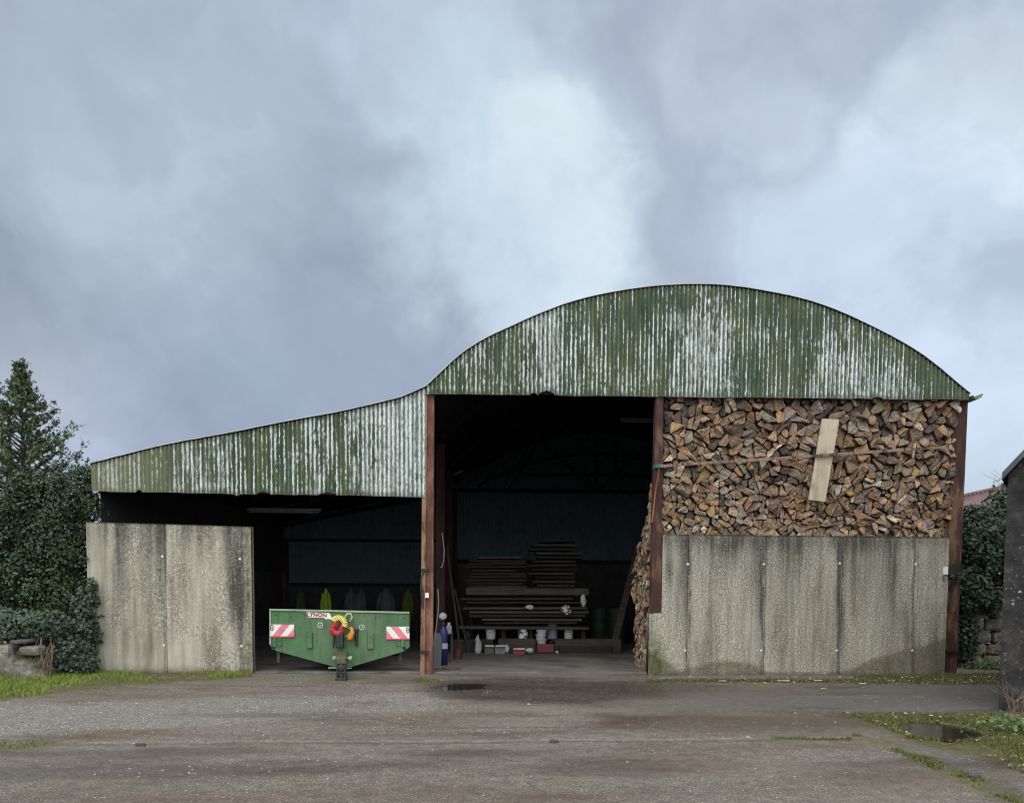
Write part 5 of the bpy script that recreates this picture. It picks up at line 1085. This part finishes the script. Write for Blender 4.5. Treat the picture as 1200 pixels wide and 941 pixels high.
def chips(name, x, y, size, mat, lab, tint, cat='gravel', flat=.6):
    n = len(x); z = ground_z(x, y); s = size*(.45+rng.random(n)**2*1.3); base = np.array([(1, 0, 0), (-.5, .87, 0), (-.5, -.87, 0), (.1, .1, 1), (.2, -.1, -.6)]); V = np.zeros((n, 5, 3)); az = rng.random(n)*6.28
    for i, q in enumerate(base):
        j = 1+.5*(rng.random((n, 2))-.5); qx = q[0]*j[:, 0]; qy = q[1]*j[:, 1]; V[:, i, 0] = x+s*(qx*np.cos(az)-qy*np.sin(az)); V[:, i, 1] = y+s*(qx*np.sin(az)+qy*np.cos(az)); V[:, i, 2] = z+s*flat*q[2]+s*.12
    i = np.arange(n)*5; Fq = np.concatenate([np.stack([i+a, i+b_, i+3], 1) for a, b_ in ((0, 1), (1, 2), (2, 0))])
    return tag(raw(name, V.reshape(-1, 3), Fq, mat, None, False, dict(tint=np.repeat(tint, 5))), lab, cat, kind='stuff')
gm = NT('loose_chippings'); gm.fin(gm.ramp(gm.attr('tint'), [(0, (.05, .048, .045)), (.6, (.17, .165, .155)), (.95, (.28, .27, .25)), (1, (.5, .48, .44))]), .85)
x, y = scatter(P_grav, 16000, .1); x2 = rng.uniform(-8, 8, 26000); y2 = -9.6+9.2*rng.random(26000)**1.3; k = poly_sdf(x2, y2, P_verge) > .05; x2, y2 = x2[k], y2[k]; k = rng.random(len(x2)) < sstep(.3, .7, fbm(x2*.8, y2*1.6, 6)); x2, y2 = x2[k], y2[k]
chips('gravel', np.concatenate([x, x2]), np.concatenate([y, y2]), .0085, gm.mat, 'loose pale chippings scattered over the worn yard', rng.random(len(x)+len(x2)))
x = np.concatenate([rng.uniform(-8, 8, 60), rng.uniform(2.6, 8, 50)]); y = np.concatenate([-9.5+9*rng.random(60), rng.uniform(-.7, -.12, 50)])
chips('rubble', x, y, .024, gm.mat, 'odd larger stones and wood chips lying on the yard', .2+.8*rng.random(110), 'rubble', .5)
lm = NT('fallen_leaf'); lm.fin(lm.ramp(lm.attr('tint'), [(0, (.06, .04, .02)), (.5, (.20, .15, .045)), (1, (.42, .38, .22))]), .7)
x, y = scatter(P_verge, 700); x2, y2 = scatter(gpoly([(760, 797), (1172, 793), (1172, 804), (760, 803)]), 420); x3, y3 = scatter(P_gl, 150); x = np.concatenate([x, x2, x3]); y = np.concatenate([y, y2, y3]); k = poly_sdf(x, y, P_pud) > .03; x, y = x[k], y[k]
n = len(x); tag(leaves('fallen_leaves', np.stack([x, y, ground_z(x, y)+.025], 1), rdir(n)*.4+np.array([0, 0, 1]), .05, rng.random(n), lm.mat), 'yellow and brown fallen leaves on the verge and along the wall', 'leaves', kind='stuff')
# pale wood splinters at the foot of the panels
for px, py, w, lb in ((918, 799.2, .20, 'long pale splinter on the ground under the middle panels'), (959, 798.8, .12, 'short pale splinter right of the long one'), (1011, 802.5, .10, 'pale chip lying on the tarmac below the right panels'), (965, 808.5, .05, 'small white chip on the tarmac strip'), (847, 799.5, .11, 'pale chip at the foot of the left panels')):
    q = gnd(px, py); b = MB(); b.bar((q.x-w/2, q.y+.03, .022), (q.x+w/2, q.y-.02, .03), .045, .015); tag(b.build('wood_chip', wood_pale, org=q, bevel=.003), lb, 'splinter')
for px, py, lb in ((165, 874, 'dark stone lying alone at left of the yard'), (649, 870, 'dark pebble on the seam line'), (1142, 911, 'dark twig on the right tarmac strip'), (948, 846, 'dark stone in the brown wet patch')):
    if py == 846: continue
    q = gnd(px, py); b = MB(); stone_mb(b, (q.x, q.y, .015), (.05, .03, .02), px); tag(b.build('stone', slate, org=(q.x, q.y, 0)), lb, 'stone')
# ------------------------------------------------------------------ dark building at the right edge
cq = gnd(1169.5, 832); ang = D(-36); cb = Vector((cq.x, cq.y, 0)); ux = Vector((math.cos(ang), math.sin(ang), 0)); uy = Vector((-math.sin(ang), math.cos(ang), 0))
dr_ = NT('dark_rendered_wall'); n1 = dr_.noise(4, detail=8, rough=.65); bk = dr_.n('ShaderNodeTexBrick')
c_ = dr_.ramp(n1, [(.3, (.012, .0115, .011)), (.55, (.032, .030, .029)), (.75, (.075, .070, .066))]); sp = dr_.ramp(dr_.noise(26, detail=5, rough=.7), [(.60, 0.0), (.66, 1.0)]); bk.inputs['Scale'].default_value = 1.15; bk.inputs['Mortar Size'].default_value = .012; sx_n = dr_.n('ShaderNodeSeparateXYZ'); dr_.put(sx_n.inputs[0], dr_.obj()); cb_n = dr_.n('ShaderNodeCombineXYZ'); dr_.put(cb_n.inputs[0], sx_n.outputs[0]); dr_.put(cb_n.inputs[1], sx_n.outputs[2]); dr_.put(bk.inputs['Vector'], cb_n.outputs[0]); c_ = dr_.mix(dr_.math('MULTIPLY', bk.outputs['Fac'], .3), c_, (.010, .0095, .009)); c_ = dr_.mix(dr_.math('MULTIPLY', sp, dr_.ramp(dr_.noise(1.5), [(.40, 0.0), (.6, .9)])), c_, (.30, .29, .28))
dr_.fin(c_, .9, dr_.bump(n1, .02), spec=.2)
bld = thing('outbuilding', cb, 'dark rendered outbuilding cut off by the right edge, with a steep roof verge', 'building')
W_ = 3.6; ez = at(1177, 556, cb.y).z-.02; ap = ez+W_/2*math.tan(D(50))
loc = lambda u, v, z: tuple(cb+ux*u+uy*v+Vector((0, 0, z)))
b = MB(); n_ = 5; pf = [(0, -.2), (W_, -.2), (W_, ez), (W_/2, ap), (0, ez)]
b.add([loc(u, 0, z) for u, z in pf]+[loc(u, 5, z) for u, z in pf], [(0, 1, 2, 3, 4), (9, 8, 7, 6, 5)]+[(i, i+5, (i+1) % 5+5, (i+1) % 5) for i in range(5)]); b.build('wall', dr_.mat, bld)
b = MB(); tn = math.tan(D(50)); 
for (u0, z0, u1, z1) in ((-.06, ez-.06*tn, W_/2, ap), (W_+.06, ez-.06*tn, W_/2, ap)):
    V = [loc(u0, -.12, z0+.02), loc(u1, -.12, z1+.02), loc(u1, 5.1, z1+.02), loc(u0, 5.1, z0+.02)]; V += [tuple(Vector(v)+Vector((0, 0, .09))) for v in V]; b.add(V, [(0, 3, 2, 1), (4, 5, 6, 7), (0, 1, 5, 4), (1, 2, 6, 5), (2, 3, 7, 6), (3, 0, 4, 7)])
b.build('roof', simple('dark_slate_roof', (.045, .055, .06), .6, .3, 8, (.1, .12, .08), .4), bld)
# ------------------------------------------------------------------ gap at the right: stone wall, ivy, red roofed shed
gwY = 1.6; a, c = at(1118, 790, gwY), at(1230, 790, gwY)
gw = thing('stone_wall', (at(1158, 788, gwY).x, gwY, 0), 'mossy block wall under ivy in the gap right of the barn', 'wall')
b = MB(); r2 = random.Random(4); zz = 0; row = 0
while zz < 1.6:
    hh = r2.uniform(.2, .32); x = a.x-r2.random()*.2
    while x < c.x: ww = r2.uniform(.28, .5); stone_mb(b, (x+ww/2, gwY+.2+r2.uniform(-.02, .02), zz+hh/2), (ww/2*1.0, .2, hh/2*1.0), row*13+int(x*7)); x += ww
    zz += hh; row += 1
b.build('blockwork', M['stone'], gw)
iv2 = thing('ivy', (at(1150, 780, gwY).x, gwY, 0), 'dense dark ivy filling the gap between barn and outbuilding', 'ivy')
bl = [(A(1150, 640, 1.5), (.62, .5, .75)), (A(1140, 690, 1.4), (.42, .4, .5)), (A(1168, 620, 1.6), (.55, .5, .55)), (A(1160, 700, 1.45), (.42, .35, .3)), (A(1190, 600, 1.8), (.6, .6, .7)), (A(1128, 650, 1.7), (.4, .4, .9)), (A(1130, 745, 1.5), (.26, .3, .65)), (A(1195, 660, 1.5), (.5, .5, .8)), (A(1140, 615, 1.7), (.4, .4, .4))]
P_, N_, T_ = blob_leaves([(c_, tuple(.88*q for q in r_)) for c_, r_ in bl], 460, .07, tbase=.30); N_[:, 1] -= .4
leaves('foliage', P_, N_, .08, T_, LF['ivy'], iv2, .8, org=iv2['_o'])
b = MB()
for px in (1133,): q = at(px, 792, 1.4); b.tube([(q.x, 1.4, 0), (q.x+.08, 1.35, .7), (q.x-.05, 1.45, 1.6)], [.03, .025, .015], 6)
b.tube([at(1155, 764, 1.35), at(1160, 758, 1.3), at(1166, 757, 1.3), at(1172, 752, 1.32)], [.02, .022, .02, .012], 6); b.build('stems', dry, iv2)
q = at(1116, 676, -.05); P_ = q+0*Vector((1, 1, 1)); pp = np.array(q)+rng.normal(size=(70, 3))*np.array([.13, .03, .05]); sm_ = leaves('ivy_sprig', pp*np.array([1, 1, 1]), rdir(70)+np.array([0, -.6, .3]), .06, .2+.4*rng.random(70), LF['ivy'], None, .8, org=tuple(q)); tag(sm_, 'small ivy sprig clinging to the right post beside the white patch', 'ivy')
pp = np.array(at(1160, 788, 1.1))+rng.normal(size=(420, 3))*np.array([.30, .15, .06])+np.array([0, 0, .08]); pp[:, 2] = np.abs(pp[:, 2]); tag(leaves('weeds', pp, rdir(420)+np.array([0, -.3, .7]), .07, .4+.5*rng.random(420), m_leaf('weed_leaf', (.02, .05, .012), (.075, .13, .03)), None, .6, org=tuple(at(1160, 788, 1.1))), 'low green weeds at the foot of the mossy block wall', 'weeds', kind='stuff')
pp = np.array(gnd(1192, 862))+rng.normal(size=(260, 3))*np.array([.22, .18, .05])+np.array([.05, 0, .28]); pp[:, 2] = ground_z(pp[:, 0], pp[:, 1])+.05+np.abs(rng.normal(size=260))*.05
tag(leaves('weeds', pp, rdir(260)*.6+np.array([0, -.3, .7]), .055, .4+.5*rng.random(260), m_leaf('bright_weed_leaf', (.022, .05, .010), (.065, .12, .025)), None, .7, org=tuple(pp.mean(0))), 'bright green weeds on the verge beside the outbuilding', 'weeds', kind='stuff')
b = MB()
for k in range(16):
    q = gnd(1180+rng.random()*18, 838+rng.random()*8); z = float(ground_z(np.array([q.x]), np.array([q.y]))[0]); b.tube([(q.x, q.y, z), (q.x+rng.normal()*.08, q.y, z+.2), (q.x+rng.normal()*.2, q.y, z+.3+.2*rng.random())], [.006, .005, .003], 4)
tag(b.build('dead_stems', dry, org=gnd(1188, 842)), 'dry twiggy stems against the foot of the outbuilding', 'stems')
q = gnd(1187, 846); b = MB(); stone_mb(b, (q.x, q.y, float(ground_z(np.array([q.x]), np.array([q.y]))[0])+.02), (.07, .06, .05), 3); tag(b.build('stone', M['stone'], org=(q.x, q.y, .2)), 'grey mossy stone on the verge beside the outbuilding', 'stone')
rd = simple('red_roof_sheet', (.15, .080, .074), .7, .3, 2, (.09, .05, .045), .6)
sy = 12.0; s0 = at(1110, 588, sy); s1 = at(1250, 545, sy+1); ridge_a, ridge_b = at(1105, 588, sy+3.2), at(1300, 538, sy+3.2)
shed = thing('shed', (at(1160, 700, sy).x, sy, 0), 'low shed with a rusty red corrugated roof behind the ivy', 'shed')
xa, xb = at(1080, 600, sy).x, xa_ if (xa_ := at(1290, 600, sy).x) else 0
za, zb2 = at(1130, 606, sy).z, at(1185, 600, sy).z; slope = (at(1175, 571, sy+3).z-at(1135, 580, sy+3).z)/(at(1175, 571, sy+3).x-at(1135, 580, sy+3).x)
V = []; n = 160; xs_ = np.linspace(xa, xb, n); offz = .02*np.cos(np.arange(n)*math.pi/2)
zr = lambda x: at(1135, 579.5, sy+3).z+slope*(x-at(1135, 579.5, sy+3).x)
for yy, dz in ((sy, -1.25), (sy+3, 0.0)): V += [(x, yy, zr(x)+dz+o_) for x, o_ in zip(xs_, offz)]
for yy, dz in ((sy, -1.29), (sy+3, -.04)): V += [(x, yy, zr(x)+dz+o_) for x, o_ in zip(xs_, offz)]
Fq = [(k, k+1, n+k+1, n+k) for k in range(n-1)]+[(2*n+k+1, 2*n+k, 3*n+k, 3*n+k+1) for k in range(n-1)]+[(k+1, k, 2*n+k, 2*n+k+1) for k in range(n-1)]+[(n+k, n+k+1, 3*n+k+1, 3*n+k) for k in range(n-1)]
raw('roof', V, Fq, rd, shed, False, org=shed['_o'])
b = MB(); b.bar((xa, sy+3, zr(xa)+.03), (xb, sy+3, zr(xb)+.03), .12, .07); b.build('ridge', rd, shed)
b = MB(); zt2 = min(zr(xa), zr(xb))-1.32; b.box(xa+.2, xb-.2, sy+.15, sy+3, 0, zt2); b.build('wall', M['stone'], shed)
b = MB()
for k in range(7):
    q = Vector(at(1160+rng.random()*20, 575, 9)); b.tube([q, q+Vector((rng.normal()*.15, 0, .25)), q+Vector((rng.normal()*.4, 0, .45+.2*rng.random()))], [.008, .006, .003], 4)
q = at(1165, 700, 9); b.tube([(q.x, 9, 0), (q.x, 9, at(1165, 577, 9).z)], [.03, .01], 5); tag(b.build('bare_sapling', dry, org=(q.x, 9, 0)), 'thin bare sapling twigs showing above the red roof', 'sapling')
# ------------------------------------------------------------------ sky and light
wd = bpy.data.worlds.new('World'); sc.world = wd; wd.use_nodes = True; t = wd.node_tree; t.nodes.clear()
class WT(NT):
    def __init__(s, tree): s.t = tree; s._pos = None
w = WT(t); out = w.n('ShaderNodeOutputWorld'); bg = w.n('ShaderNodeBackground'); t.links.new(bg.outputs[0], out.inputs[0])
dirv = w.n('ShaderNodeTexCoord').outputs['Generated']
def vm(op, a, b=None, sock=0):
    m = w.n('ShaderNodeVectorMath'); m.operation = op; w.put(m.inputs[0], a)
    if b is not None: w.put(m.inputs[1], b)
    return m.outputs['Value'] if op in ('DOT_PRODUCT', 'LENGTH') else m.outputs[0]
nt_ = w.n('ShaderNodeTexNoise'); w.put(nt_.inputs['Vector'], dirv); nt_.inputs['Scale'].default_value = 2.6; nt_.inputs['Detail'].default_value = 5; nt_.inputs['Roughness'].default_value = .55
wd1 = vm('MULTIPLY', vm('SUBTRACT', nt_.outputs['Color'], (.5, .5, .5)), (.42, .42, .42))
nt2 = w.n('ShaderNodeTexNoise'); w.put(nt2.inputs['Vector'], dirv); nt2.inputs['Scale'].default_value = 10; nt2.inputs['Detail'].default_value = 6; nt2.inputs['Roughness'].default_value = .6
wd2 = vm('MULTIPLY', vm('SUBTRACT', nt2.outputs['Color'], (.5, .5, .5)), (.12, .12, .12))
dw = vm('NORMALIZE', vm('ADD', vm('ADD', dirv, wd1), wd2))
def blob(px, py, r, soft=1.0):
    d = ray(px, py); dot = vm('DOT_PRODUCT', dw, tuple(d)); m = w.n('ShaderNodeMapRange'); m.interpolation_type = 'SMOOTHSTEP'
    w.put(m.inputs['Value'], dot); m.inputs['From Min'].default_value = math.cos(D(r)); m.inputs['From Max'].default_value = math.cos(D(r*.08)); return m.outputs['Result']
S2L = lambda r, g, b_: tuple(((c/255+.055)/1.055)**2.4 if c/255 > .04045 else c/255/12.92 for c in (r, g, b_))
col = S2L(178, 191, 210)
def lay(c, fac, colr): return w.mix(fac, c, colr)
c = col
for px, py, r, a_, cc in ((200, 310, 27, .95, (152, 167, 189)), (60, 330, 18, .6, (160, 173, 192)), (330, 180, 16, .7, (162, 178, 197)), (160, 20, 18, .6, (186, 197, 212)), (480, 420, 9, .7, (164, 177, 199)), (860, 210, 16, .7, (175, 187, 206)), (740, 40, 12, .5, (178, 186, 208)), (600, 250, 10.5, .9, (208, 226, 238)), (545, 85, 7, .5, (198, 214, 230)), (655, 235, 4.5, .8, (222, 236, 244)), (590, 330, 6, .6, (210, 226, 240)), (1070, 235, 9, .85, (202, 217, 233)), (1145, 95, 7, .8, (214, 226, 238)), (1000, 320, 9, .7, (190, 205, 226)), (1180, 480, 12, .9, (203, 220, 237)), (880, 70, 6, .7, (200, 212, 228)), (1190, 330, 6, .6, (178, 192, 214)), (100, 500, 7, .5, (178, 188, 208)), (20, 430, 7, .6, (190, 200, 216)), (200, 465, 7, .4, (178, 186, 208))):
    c = lay(c, w.math('MULTIPLY', blob(px, py, r), a_), S2L(*cc))
nt3 = w.n('ShaderNodeTexNoise'); w.put(nt3.inputs['Vector'], vm('ADD', vm('MULTIPLY', dirv, (1, 1, 1.25)), wd1)); nt3.inputs['Scale'].default_value = 4.2; nt3.inputs['Detail'].default_value = 10; nt3.inputs['Roughness'].default_value = .56; nt3.inputs['Distortion'].default_value = .35
c = w.mix(1.0, c, w.ramp(nt3.outputs['Fac'], [(.30, .85), (.44, .98), (.53, 1.05), (.60, 1.15), (.75, 1.26)]), 'MULTIPLY')
# sky boost overhead and behind the viewer, added to light the foreground
sx = w.n('ShaderNodeSeparateXYZ'); w.put(sx.inputs[0], dirv)
up_ = w.ramp(sx.outputs['Z'], [(.60, 0.0), (.85, 1.0)]); bk_ = w.ramp(w.math('MULTIPLY', sx.outputs['Y'], -1), [(.0, 0.0), (.5, 1.0)])
k_ = w.math('MAXIMUM', up_, bk_); br_ = w.math('ADD', w.math('MULTIPLY', k_, 1.9), 1.0)
c = w.mix(1.0, c, br_, 'MULTIPLY'); c = w.mix(w.math('MULTIPLY', k_, .55), c, w.mix(1.0, (1.05, 1.03, .98), br_, 'MULTIPLY'))
sky = w.n('ShaderNodeTexSky'); sky.sky_type = 'NISHITA'; sky.sun_disc = False; sky.sun_elevation = D(58); sky.sun_rotation = D(200)
skc = w.mix(1.0, sky.outputs[0], (.10, .10, .10), 'MULTIPLY')
c = w.mix(.05, c, skc)
t.links.new(c, bg.inputs['Color']); bg.inputs['Strength'].default_value = 1.0
sl = bpy.data.lights.new('sun', 'SUN'); sl.energy = 1.5; sl.angle = D(35); sl.color = (1, .97, .92); so = bpy.data.objects.new('sun', sl); COL.objects.link(so)
el, az = D(58), D(200)         # azimuth from +Y clockwise: behind the viewer, slightly left
sd_ = Vector((math.sin(az)*math.cos(el), math.cos(az)*math.cos(el), math.sin(el))); so.rotation_euler = sd_.to_track_quat('Z', 'Y').to_euler()
sc.view_settings.view_transform = 'Standard'; sc.view_settings.look = 'None'; sc.view_settings.exposure = 0; sc.view_settings.gamma = 1; sc.view_settings.use_curve_mapping = False
sc.cycles.max_bounces = 6; sc.cycles.diffuse_bounces = 4; sc.cycles.glossy_bounces = 3
try: sc.cycles.use_denoising = True
except Exception: pass
try: sc.cycles.filter_width = 1.1
except Exception: pass
